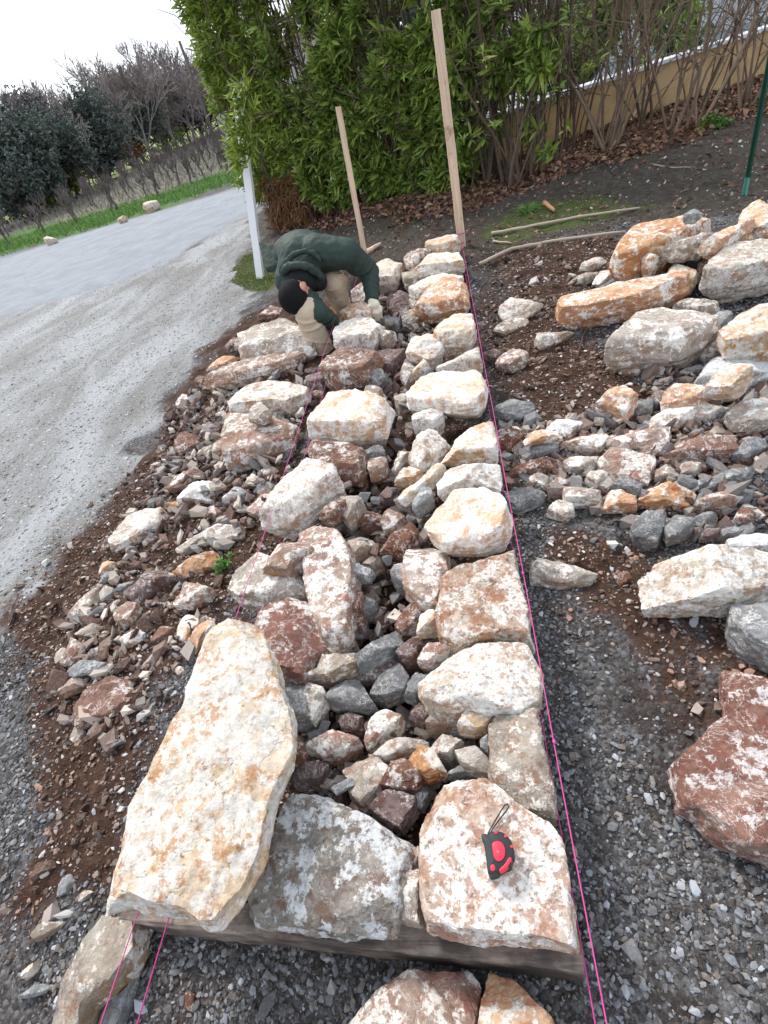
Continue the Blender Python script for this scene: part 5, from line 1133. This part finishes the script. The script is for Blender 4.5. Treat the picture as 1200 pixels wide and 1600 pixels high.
grass('moss_patch', Z_MOSS[1], 9000, .035, .004, G_MS, 'mossy patch of tiny plants at the foot of the white post', 2, .1, 'moss')
grass('thin_moss', Z_MOSS[0], 9000, .014, .004, G_MS, 'thin moss spread over the mud behind the canes', 3, .3, 'moss')
grass('drive_edge_weeds', gpoly('-60,470 120,390 380,300 392,330 150,405 0,480'), 300, .03, .004, G_GR, 'sparse weeds along the road edge', 4, .1)
tp = P3(826, 330); rng = np.random.default_rng(2); a = rng.uniform(0, 6.28, 420); D = unit(np.stack([np.cos(a), np.sin(a), rng.uniform(.3, 1.6, 420)], 1)); B = np.stack([rng.normal(0, .035, 420), rng.normal(0, .035, 420), 0*a], 1)
V, T, Q = leaf_geo(B, D, rng.uniform(.08, .17, 420), .005, rng, droop=.5); tag(mesh_np('grass_tuft', V, [T, Q], G_GR, attrs={'var': np.repeat(rng.random(420), 8)}, loc=(tp.x, tp.y, gh1(tp.x, tp.y))), 'bright green grass tuft on the mud behind the canes', 'grass tuft')
for (u, v, n, lab) in ((352, 886, 60, 'tiny green weed on the soil beside the rusty pitted stone'), (1120, 203, 160, 'low leafy green plant in the leaf litter left of the green stake'), (1098, 205, 60, 'small yellowish sprout in the leaf litter')):
    tp = P3(u, v); rng = np.random.default_rng(u); s = .5 if n < 100 and v > 500 else 1.
    C = rng.normal(0, .05*s, (n//5, 3)); C[:, 2] = abs(C[:, 2])
    V, T, Q, var = rosettes(C, np.tile([0, 0, 1.], (len(C), 1)), 6, .07*s, .03*s, rng); tag(mesh_np('small_plant', V, [T, Q], G_GR if u != 1098 else LM_YEL, attrs={'var': var}, loc=(tp.x, tp.y, gh1(tp.x, tp.y)+.01)), lab, 'plant')

# ------------------------------------------------------------------ vineyard beyond the road
VM = []
for k in range(5):
    rng = np.random.default_rng(90+k); mb = MB(); p = np.array([0, 0, -.05]); P = [p.copy()]
    for j in range(4): p = p+np.array([rng.normal(0, .05), rng.normal(0, .05), .15]); P.append(p.copy())
    mb.tube(P, [.06, .05, .045, .05, .055], 7)
    for i in range(3):
        q = P[-1].copy(); e = unit(np.array([*rng.normal(0, .7, 2), .5])); q2 = q+e*.18; mb.tube([q, q2], [.035, .025], 5)
        for j in range(6):
            c1 = q2+unit(np.array([*rng.normal(0, .4, 2), 1]))*.25; mb.tube([q2, c1, c1+unit(np.array([*rng.normal(0, .5, 2), .9]))*rng.uniform(.15, .4)], [.018, .014, .01], 4)
    VM.append(mb.build('vine', simple('vine_bark', (.13, .105, .1), .95, .4, 12, .4, 30)).data); bpy.data.objects.remove(bpy.data.objects['vine'])
rnd = random.Random(4); nv_ = 0; rd = np.array([.965, .262])
for row in range(17):
    o0 = np.array([-5.2, 19.1])+np.array([-rd[1], rd[0]])*row*1.9
    for i in range(20 if row < 3 else 15):
        p = o0-rd*(i*(1.15 if row < 3 else 1.6)+rnd.uniform(-.12, .12))+np.array([0, rnd.uniform(-.1, .1)]); p = p+rd*(row*.4)
        u_, v_2 = 0, 0
        if math.hypot(*p) > 30+abs(p[1])*.45 or p[0] < -24: continue
        o = bpy.data.objects.new('vine', rnd.choice(VM)); COL.objects.link(o); o.location = (p[0], p[1], gh1(*p)); o.rotation_euler = (0, 0, rnd.uniform(0, 6.28)); s = rnd.uniform(.6, .85); o.scale = (s, s, s); nv_ += 1
        tag(o, ('gnarled dark vine stump in the row nearest the road', 'leafless vine in the second row from the road')[row] if row < 2 else 'leafless vine in the farther rows of the vineyard', 'vine', ('vines of the nearest row', 'vines of the second row')[row] if row < 2 else 'vines of the farther rows')
grass('vineyard_grass', Z_VINE[[0, 1, 2, 3, 4, 5, 6, 7, 8, 9]] if len(Z_VINE) > 9 else Z_VINE, 50000, .13, .02, G_DRY, 'thin dry grass between the vine rows', 6, .3)
grass('vineyard_weeds', np.vstack([Z_VERGE[:4]+[0, .8], Z_VERGE[:4][::-1]+[0, 3.6]]), 16000, .16, .016, G_GR, 'green weeds among the nearest vines', 7, .6)

G_PUR = leaf_mat('grey_twig_brush', [(0, (.1, .085, .085)), (.5, (.17, .15, .145)), (.8, (.24, .22, .2)), (1, (.2, .24, .12))], .9, .1)
grass('vineyard_brush', Z_VINE, 110000, .42, .013, G_PUR, 'grey twiggy prunings and weeds that veil the vine rows', 8, .4, 'brush', .5)
# ------------------------------------------------------------------ trees at the far side of the field
def at(u, v, D): r = ray(u, v); k = D/math.hypot(r[0], r[1]); return np.array([r[0]*k, r[1]*k]), CAM_H+r[2]*k
def leafy_tree(name, u, v, D, rad, mat, label, seed, group, n=2600, q=.24, base=.12, cat='tree', bark=None, lumps=14):
    rng = np.random.default_rng(seed); p, h = at(u, v, D); root = empty(name, (*p, 0)); tag(root, label, cat, group)
    mb = MB(); P = [np.array([0, 0, -.1])]
    for j in range(6): P.append(P[-1]+np.array([*rng.normal(0, .12, 2), h*.8/6]))
    mb.tube(P, np.linspace(.02*h+.05, .03, 7), 7)
    for j in range(9):
        a = P[rng.integers(1, 6)]; e = unit(np.array([*rng.normal(0, 1, 2), .7])); mb.tube([a, a+e*rad*.4, a+unit(e+[0, 0, .5])*rad*.85], [.06, .04, .02], 5)
    mb.build('trunk', bark or BARKD, root)
    cz = h*(base+(1-base)*.5); hz = h*(1-base)*.5; L = unit(rng.normal(0, 1, (lumps, 3)))*rng.uniform(.35, .8, (lumps, 1))*np.array([rad, rad, hz])+[0, 0, cz]
    L[0] = [0, 0, h-rad*.4]; k = rng.integers(0, lumps, n); rr = rad*rng.uniform(.3, .52, lumps)
    C = L[k]+unit(rng.normal(0, 1, (n, 3)))*(rr[k]*rng.random(n)**.45*rng.uniform(.6, 1.35, n))[:, None]; C = C[(C[:, 2] > h*base*.6)]
    V, T, Q, var = rosettes(C, rng.normal(0, 1, C.shape)+[0, 0, .6], 4, q, q*.42, rng, spread=(.4, 1.5)); mesh_np('crown', V, [T, Q], mat, root, attrs={'var': var}); return root
def bare_tree(u, v, D, label, seed, group, mat=BARKG, spread=.42, depth=6):
    rng = np.random.default_rng(seed); p, h = at(u, v, D); root = empty('bare_tree', (*p, 0)); tag(root, label, 'tree', group); tr, tw = MB(), MB()
    def grow(q, d, l, r, k):
        e = unit(d+rng.normal(0, .08, 3)); m1 = q+e*l*.5; e2 = unit(e+rng.normal(0, .12, 3)+[0, 0, .06]); q2 = m1+e2*l*.5
        r = max(r, .02)
        (tr if k < 2 else tw).tube([q, m1, q2], [r, r*.85, max(r*.7, .016)], 5 if k < 2 else 3, cap=False)
        if k >= depth: return
        for j in range(3 if k > 0 else 4): grow(q2 if j < 2 else m1, unit(e2+rng.normal(0, spread, 3)+[0, 0, .22]), l*rng.uniform(.62, .85), r*.62, k+1)
    grow(np.array([0, 0, -.1]), np.array([0, 0, 1.]), h*.27, h*.014, 0)
    tr.build('trunk', mat, root); tw.build('twigs', mat, root); k = h/max(max(v[:, 2].max() for v in tw.V), 1e-3); root.scale = (min(k, 1.3), min(k, 1.3), k); return root
gE = 'dark evergreen trees beyond the field'; gB = 'bare trees rising behind the evergreens'
for i, (u, v, D, rad, lab) in enumerate([(-20, 190, 31, 2.3, 'dark evergreen tree cut by the left edge of the view'), (40, 190, 34, 2.3, 'low dark evergreen second from the left edge'), (108, 152, 42, 3.1, 'blue-green rounded evergreen left of the gap with pale trees'),
        (168, 120, 50, 3.1, 'tall narrow blue-green evergreen in the middle of the tree line'), (300, 135, 62, 3.4, 'low dark evergreen with visible trunks next to the grey-beige wall')]):
    leafy_tree('evergreen_tree', u, v, D, rad, LM_EVG, lab, 200+i, gE, n=5200, q=.2)
for i, (u, v, D, rad, lab) in enumerate([(200, 92, 56, 3.4, 'tallest purple-grey bushy tree in the tree line'), (240, 108, 60, 3.6, 'purple-grey bushy tree right of the tallest one'), (275, 105, 63, 3.8, 'purple-grey bushy tree behind the utility pole'), (10, 150, 37, 2.3, 'brownish thin tree behind the leftmost evergreens')]):
    leafy_tree('bushy_tree', u, v, D, rad, LM_PUR, lab, 230+i, 'purple-grey bushy trees', n=3600, q=.22, base=.16)
for i, (u, v, D, lab) in enumerate([(8, 112, 40, 'pale bare tree above the left end of the tree line'), (42, 120, 42, 'slender bare tree second from the left'), (100, 80, 46, 'tall bare whitish tree left of centre in the tree line'), (128, 85, 50, 'bare tree right of the tall whitish one'), (190, 58, 60, 'thin bare treetop above the tallest bushy tree'), (232, 58, 62, 'bare treetop above the purple-grey trees'), (262, 68, 64, 'bare treetop nearest the utility pole'), (305, 95, 66, 'small bare tree beside the grey-beige wall'), (60, 168, 36, 'twiggy bare tree in front of the left evergreens'), (85, 140, 38, 'bare tree between the left evergreens and the rounded one'), (148, 112, 44, 'leafless tree left of the tall narrow evergreen'), (172, 98, 47, 'leafless tree over the tall narrow evergreen'), (218, 88, 52, 'bare tree standing before the tallest bushy tree'), (258, 96, 54, 'bare tree before the bushy trees near the pole'), (288, 112, 56, 'bare tree just left of the grey-beige wall')]):
    bare_tree(u, v, D, lab, 300+i, gB)
for i, (u, v, D, rad, mt, lab) in enumerate([(52, 272, 31, 1.1, LM_YEL, 'yellow-green bush at the foot of the left evergreens'), (88, 262, 34, .9, LM_YEL, 'small yellowish bush right of the yellow-green one'), (140, 232, 42, 1.5, LM_EVG, 'dull green undergrowth bush below the middle evergreens'), (192, 205, 48, 1.3, LM_DEAD, 'russet-leaved bush in front of the tree line'), (75, 222, 35, 1.1, LM_DEAD, 'brown-leaved bush under the left evergreens'), (243, 190, 56, 1.9, LM_OLE, 'fresh green bush at the field corner'), (5, 275, 29, 1.2, LM_EVG, 'dark bush at the left edge of the field')]):
    leafy_tree('bush', u, v, D, rad, mt, lab, 260+i, 'bushes along the tree line', n=650, q=.16, base=.0, cat='bush', lumps=7)
# small gable-end wall and the two poles
p, h = at(309, 104, 30.); q, _ = at(380, 104, 30.)
m = NT('grey_beige_render'); v_, _ = m.objvec(); m.color(m.mix(m.mask(m.noise(v_, 1.2, 6, .6), .35, .65), (.36, .33, .31), (.45, .42, .4))); RND = m.m
bd = empty('outbuilding', (*p, 0)); tag(bd, 'plain grey-beige end wall of a building at the far edge of the vineyard', 'building')
e = unit(np.array([1., -.2])); f = np.array([-e[1], e[0]]); mb = MB(); c = []
for z in (-.2, h-.15):
    for a, b in ((0, 0), (7, 0), (7, 5), (0, 5)): c.append((*(e*a+f*b), z))
mb.hexa(c); mb.build('wall', RND, bd)
mb = MB(); c = []
for z, o_ in ((h-.147, .12), (h+.0, .12), ):
    for a, b in ((-o_*.4, -o_), (7+o_, -o_), (7+o_, 5+o_), (-o_*.4, 5+o_)): c.append((*(e*a+f*b), z))
mb.hexa(c); mb.build('roof', simple('weathered_tile', (.3, .2, .16), .9, .3, 20, .4), bd)
def pole(u0, v0, D, r, label, mat):
    p, h = at(u0, v0, D); mb = MB(); mb.tube([(0, 0, -.3), (0, 0, h*.5), (0, 0, h)], [r, r*.85, r*.7], 8); root = empty('utility_pole', (*p, 0)); tag(root, label, 'pole')
    mb.build('shaft', mat, root, smooth=True)
pole(280, 64, 27., .07, 'thin dark utility pole leaning in view before the grey-beige wall', simple('dark_pole_wood', (.12, .1, .09)))

# ------------------------------------------------------------------ what lies beyond the mesh fence
for i, (x, y, h, rad, mt, lab) in enumerate([(-.6, 10.6, 3.4, 1.0, LM_EVG, 'dark bush behind the hedge left of the mesh fence'), (.9, 11.6, 2.6, .9, LM_OLE, 'green garden bush behind the fence near the hedge'), (2.6, 12.6, 2.2, .9, LM_YEL, 'pale green garden bush behind the middle of the fence'), (4.4, 13.4, 2.6, 1.0, LM_OLE, 'green garden bush behind the right part of the fence'), (6.4, 13.2, 2.8, 1.1, LM_EVG, 'dark garden bush behind the fence at the right edge'), (8.6, 14, 2.4, 1.1, LM_OLE, 'farthest right garden bush behind the fence')]):
    r_ = ray(600, 90); rt = leafy_tree('garden_bush', 600, 90, 5, rad, mt, lab, 400+i, 'bushes in the neighbouring garden', n=650, q=.15, base=.02, cat='bush', lumps=9)
    rt.location = (x, y, .15); rt.scale = (1, 1, h/1.55)
hs_ = empty('pale_house', (1.5, 17.5, 0)); tag(hs_, 'pale house wall glimpsed through the stems beyond the fence', 'house')
mb = MB(); mb.box(0, 12, 0, 7, 0, 3.2); mb.build('wall', simple('pale_house_render', (.62, .6, .62), .9, .06, 4), hs_)
mb = MB()
for x in (1.5, 4.8, 8.4): mb.box(x, x+1.1, -.03, .05, 1.0, 2.3)
mb.build('shutters', simple('grey_green_shutter', (.2, .3, .26)), hs_)
mb = MB(); mb.hexa([(-.4, -.4, 3.2), (12.4, -.4, 3.2), (12.4, 7.4, 3.2), (-.4, 7.4, 3.2), (1, 3, 4.6), (11, 3, 4.6), (11, 4, 4.6), (1, 4, 4.6)]); mb.build('roof', simple('clay_roof', (.35, .17, .1)), hs_)
# ------------------------------------------------------------------ the worker
def remesh(o, vox, smooth=4, disp=None, folds=False):
    m = o.modifiers.new('r', 'REMESH'); m.mode = 'VOXEL'; m.voxel_size = vox; m.use_smooth_shade = True
    s = o.modifiers.new('s', 'SMOOTH'); s.iterations = smooth; s.factor = .5
    if disp:
        t = bpy.data.textures.new('folds', 'WOOD' if folds else 'CLOUDS'); t.noise_scale = disp[1]
        if folds: t.wood_type = 'BANDNOISE'; t.turbulence = 9
        else: t.noise_depth = 2
        d = o.modifiers.new('d', 'DISPLACE'); d.texture = t; d.strength = disp[0]; d.mid_level = .5; d.texture_coords = 'LOCAL'
    return o
def V3(*a): return np.array(a, float)
def solid(mb, pts, radii, k=14):
    """chain of overlapping closed balls and tubes"""
    pts = [np.asarray(tuple(p), float) for p in pts]; V, Fc = ico(3)
    for p, q, r, r2 in zip(pts[:-1], pts[1:], radii[:-1], radii[1:]):
        if np.linalg.norm(p-q) > 1e-4: mb.tube([p, q], [r, r2], k)
    for p, r in zip(pts, radii): mb.add(V*r*1.0+p, Fc)
def ball(mb, c, r, rot=None):
    V, Fc = ico(4); V = V*np.asarray(r, float)
    if rot is not None: V = V@np.asarray(rot).T
    mb.add(V+np.asarray(tuple(c), float), Fc)
SKIN = simple('skin', (.55, .26, .2), .5, .1, 20, .1, 200)
JKT = simple('green_jacket_cloth', (.03, .048, .04), .7, .25, 6, .3, 90, bd=.003)
JKI = simple('dark_lining', (.012, .014, .014), .8, .2)
TRO = simple('beige_trousers', (.52, .42, .31), .8, .15, 8, .3, 120, bd=.002)
HATM = simple('black_knit', (.006, .006, .007), .95, .2, 60, .6, 260, bd=.002)
GLV = simple('cream_work_glove', (.72, .66, .52), .85, .12, 30, .4, 250, bd=.001)
BOOT = simple('dusty_work_boot', (.2, .17, .15), .8, .3, 20, .3)
pelv, sp1, chest, nb = V3(-1.13, 4.32, .60), V3(-1.08, 4.18, .66), V3(-1.0, 4.0, .635), V3(-1.02, 3.84, .575)
shR = PY(542, 396, 3.95); shR = V3(*shR); elR = V3(*PY(577, 424, 4.08)); wrR = V3(*PY(582, 470, 3.89))
shL = V3(-1.15, 3.86, .56); elL = V3(*PY(497, 488, 3.62)); wrL = V3(*PY(523, 506, 3.74)); haL = V3(*PY(528, 515, 3.75))
hip1 = V3(-1.2, 4.3, .56); kn1 = V3(*PY(480, 487, 3.62)); an1 = V3(*PY(504, 553, 3.68)); an1[2] = max(an1[2], .07)
hip2 = V3(-1.02, 4.32, .56); kn2 = V3(*PY(522, 440, 4.0)); an2 = V3(*PY(535, 484, 4.12)); an2[2] = max(an2[2], .12)
root = empty('person', (-1.03, 3.95, 0)); O = V3(*root.location)
def finish(mb, name, mat, vox, **kw):
    mb.V = [v-O for v in mb.V]; o = mb.build(name, mat, root if name != 'x' else None, smooth=True); remesh(o, vox, **kw); return o
# head frame: crown points down towards the viewer, face looks down and to the wall
hc = V3(*PY(463, 462, 3.66)); crown = unit(hc-nb+V3(-.02, -.03, -.03)); right = unit(np.cross(crown, V3(.5, .2, -.85))); face = unit(np.cross(right, crown)); 
if face[2] > 0: face = -face
RM = np.stack([right, face, crown], 1)      # columns: local x,y,z
mb = MB()
solid(mb, [pelv, sp1, chest, nb], [.125, .12, .13, .07]); solid(mb, [nb, hc-crown*.05], [.058, .055])
solid(mb, [chest, shL], [.1, .065]); solid(mb, [chest, shR], [.1, .065])
solid(mb, [shL, elL, wrL], [.052, .04, .028]); solid(mb, [shR, elR, wrR], [.052, .04, .028])
solid(mb, [pelv, hip1, kn1, an1], [.12, .088, .058, .038]); solid(mb, [pelv, hip2, kn2, an2], [.12, .088, .058, .038])
ball(mb, hc, (.077, .094, .11), RM); ball(mb, hc+RM@V3(0, .035, -.07), (.052, .062, .05), RM); ball(mb, hc+RM@V3(0, .105, -.03), (.014, .022, .026), RM)
for sx in (-1, 1):
    ball(mb, hc+RM@V3(sx*.08, -.012, -.03), (.016, .026, .04), RM); ball(mb, hc+RM@V3(sx*.03, .085, .004), (.022, .012, .01), RM)
ball(mb, hc+RM@V3(0, .088, -.072), (.024, .012, .008), RM)
tag(root, 'person in dark green jacket and black beanie bending down to set a stone', 'person')
finish(mb, 'body', SKIN, .009, smooth=3)
for sx in (-1, 1):
    mb = MB(); ball(mb, hc+RM@V3(sx*.03, .088, .002), (.012, .008, .008), RM); mb.V = [v-O for v in mb.V]; mb.build('eye', simple('eye', (.3, .28, .26), .2), root, smooth=True)
mb = MB(); ball(mb, hc+crown*.034-face*.012, (.092, .108, .104), RM); ball(mb, hc-face*.045+crown*.0, (.084, .07, .085), RM)
finish(mb, 'beanie', HATM, .008, disp=(.004, .03))
# jacket: back, hanging hem, sleeves
mb = MB()
def ring_loft(rings, k=26):
    V = []
    for c, ax, up, rx, ru in rings:
        for j in range(k): a = 2*math.pi*j/k; V.append(np.asarray(c)+unit(np.asarray(ax, float))*math.cos(a)*rx+unit(np.asarray(up, float))*math.sin(a)*ru)
    n = len(rings); q = [(i*k+j, i*k+(j+1) % k, (i+1)*k+(j+1) % k, (i+1)*k+j) for i in range(n-1) for j in range(k)]
    V += [np.asarray(rings[0][0]), np.asarray(rings[-1][0])]; t = [(n*k, (j+1) % k, j) for j in range(k)]+[(n*k+1, (n-1)*k+j, (n-1)*k+(j+1) % k) for j in range(k)]
    mb.add(V, q, t)
X1 = V3(1, .1, 0)
ring_loft([(V3(-1.2, 4.5, .56), X1, V3(0, .3, 1), .21, .14), (pelv+V3(-.04, .05, .0), X1, V3(0, .2, 1), .205, .15), (sp1, X1, V3(0, -.1, 1), .185, .14), (chest, X1, V3(0, -.3, 1), .195, .135), (chest*.5+nb*.5, X1, V3(0, -.5, 1), .17, .12), (nb, X1, V3(0, -.6, 1), .1, .09)])
solid(mb, [chest+V3(-.06, -.02, .03), shL], [.13, .095]); solid(mb, [chest+V3(.08, -.02, .02), shR], [.13, .1])
solid(mb, [shL, elL, wrL*.85+elL*.15], [.092, .072, .05]); solid(mb, [shR, elR*.55+shR*.45, elR, wrR*.9+elR*.1], [.098, .085, .072, .048])
rgj = random.Random(3)
for t in (.1, .27, .45, .6, .78, .92):      # cloth folds across the back
    c = (pelv*(1-t)+chest*t)+V3(rgj.uniform(-.03, .03), 0, .004); sk_ = rgj.uniform(-.12, .12); P = []
    for a in np.linspace(.25+rgj.uniform(0, .6), 2.9-rgj.uniform(0, .6), 12): P.append(c+V3(math.cos(a)*.197, math.cos(a)*sk_+rgj.uniform(-.006, .006), math.sin(a)*(.146-.012*t)))
    mb.tube(P, [.004]+[rgj.uniform(.009, .016) for _ in range(10)]+[.004], 8)
for A_, B_, r0, r1 in ((shR, elR, .094, .08), (elR, wrR, .07, .05), (shL, elL, .09, .074), (elL, wrL, .07, .052)):      # sleeve creases
    ax_ = unit(B_-A_); e1 = unit(np.cross(ax_, V3(.3, .2, 1))); e2 = np.cross(ax_, e1)
    for t in (.18, .36, .52, .7, .88):
        t += rgj.uniform(-.05, .05); c = A_*(1-t)+B_*t; r_ = (r0*(1-t)+r1*t)*.98; ph = rgj.uniform(0, 6.28); tl_ = rgj.uniform(-.5, .5)
        P = [c+e1*math.cos(a+ph)*r_+e2*math.sin(a+ph)*r_+ax_*math.cos(a)*tl_*r_ for a in np.linspace(0, 4., 11)]; mb.tube(P, [.003]+[.0105]*9+[.003], 6)
# lifted hem corner
mb.add([V3(-1.28, 4.28, .72), V3(-1.42, 4.36, .76), V3(-1.38, 4.16, .6), V3(-1.2, 4.16, .62), V3(-1.28, 4.28, .66), V3(-1.41, 4.36, .72), V3(-1.37, 4.16, .56), V3(-1.2, 4.16, .56)], [(0, 1, 2, 3), (7, 6, 5, 4), (0, 4, 5, 1), (1, 5, 6, 2), (2, 6, 7, 3), (3, 7, 4, 0)])
finish(mb, 'jacket', JKT, .008, smooth=2, disp=(.012, .045))
# hood bunched round the neck and the dark layer under it
mb = MB(); nc = nb*.75+hc*.25; hd = unit(hc-nb); a1 = unit(np.cross(hd, V3(0, 0, 1))); a2 = np.cross(a1, hd); P = [nc-hd*.02+a1*math.cos(t)*.135+a2*math.sin(t)*.13+hd*.035*math.sin(t) for t in np.linspace(-.5, math.pi+.5, 16)]
mb.tube(P, [.012]+[.026]*14+[.012], 10)
P = [nc-hd*.06+a1*math.cos(t)*.15+a2*math.sin(t)*.155+hd*.05*math.sin(t*2) for t in np.linspace(-.2, math.pi*.9, 16)]; mb.tube(P, [.008]+[.02]*14+[.008], 8); finish(mb, 'hood', JKT, .007, smooth=2, disp=(.02, .04))
mb = MB(); ball(mb, nc, (.1, .095, .1)); ball(mb, nb+V3(.07, .0, -.05), (.075, .07, .08)); finish(mb, 'inner_hood', JKI, .01, disp=(.02, .06))
mb = MB(); solid(mb, [pelv+V3(-.02, .02, -.02), hip1, kn1*.5+hip1*.5, kn1, an1*.6+kn1*.4, an1+V3(0, 0, .02)], [.15, .118, .098, .088, .09, .088]); solid(mb, [pelv, hip2, kn2, an2*.6+kn2*.4, an2+V3(0, 0, .02)], [.15, .118, .086, .076, .068])
for A_, B_, r0, r1 in ((kn1, an1, .09, .09), (hip1*.4+kn1*.6, kn1, .104, .09), (kn2, an2, .086, .07), (hip2*.4+kn2*.6, kn2, .1, .086)):      # trouser creases
    ax_ = unit(B_-A_); e1 = unit(np.cross(ax_, V3(.3, .2, 1))); e2 = np.cross(ax_, e1)
    for t in (.1, .3, .5, .68, .84, .96):
        t += rgj.uniform(-.06, .06); c = A_*(1-t)+B_*t; r_ = (r0*(1-t)+r1*t)*.99; ph = rgj.uniform(0, 6.28); tl_ = rgj.uniform(-.7, .7)
        P = [c+e1*math.cos(a+ph)*r_+e2*math.sin(a+ph)*r_+ax_*math.cos(a)*tl_*r_ for a in np.linspace(0, rgj.uniform(2, 4), 11)]; mb.tube(P, [.003]+[.008]*9+[.003], 6)
finish(mb, 'trousers', TRO, .007, smooth=2, disp=(.012, .05))
for an, dr in ((an1, V3(.05, -.12, 0)), (an2, V3(.06, -.1, 0))):
    mb = MB(); g = an.copy(); g[2] = an[2]-.03; solid(mb, [an, g], [.048, .05]); solid(mb, [g+V3(0, .03, -.015), g+dr*.6, g+dr*1.3+V3(0, 0, -.008)], [.044, .045, .036]); finish(mb, 'boot', BOOT, .008)
def glove(wr, knuckles, tips, thumb, palm_r, name='glove'):
    mb = MB(); k = [V3(*p) for p in knuckles]; c = sum(k)/len(k); solid(mb, [wr, wr*.5+c*.5], [.036, .038], 10)
    for q in k: solid(mb, [wr*.6+c*.4, q], [.026, .0145], 8)
    for q, t in zip(k, tips):
        t = V3(*t); md = (q+t)/2+V3(0, -.012, .014); solid(mb, [q, md, t], [.0135, .0125, .0105], 8)
    th = [V3(*p) for p in thumb]; solid(mb, [wr*.65+c*.35]+th, [.02]+[.015, .0125][:len(th)], 8)
    finish(mb, name, GLV, .0045, smooth=2)
Y_ = 3.86
glove(wrR, [PY(581, 482, Y_), PY(586, 483, Y_-.005), PY(591, 483, Y_), PY(595, 481, Y_+.01)], [PY(582, 497, Y_-.01), PY(587, 500, Y_-.015), PY(591.5, 500, Y_-.01), PY(596, 496, Y_)], [PY(575, 479, Y_-.02), PY(571.5, 489, Y_-.03)], .03)
Y_ = 3.76
glove(wrL, [PY(524, 514, Y_-.03), PY(527, 513, Y_-.02), PY(530, 512, Y_), PY(532, 510, Y_+.02)], [PY(524, 526, Y_-.04), PY(528, 526, Y_-.03), PY(532, 524, Y_-.02), PY(535, 520, Y_)], [PY(532, 508, Y_-.03), PY(537, 513, Y_-.03)], .03)
mb = MB(); a, b = V3(*PY(516, 482, 3.82)), V3(*PY(537, 508, 3.79)); solid(mb, [a, a*.5+b*.5, b], [.016, .014, .018], 8); o = mb.build('tool_handle', simple('orange_brown_wood', (.5, .22, .08), .6, .25, 30), smooth=True); tag(o, 'short orange-brown wooden handle beside the left glove of the worker', 'tool handle')
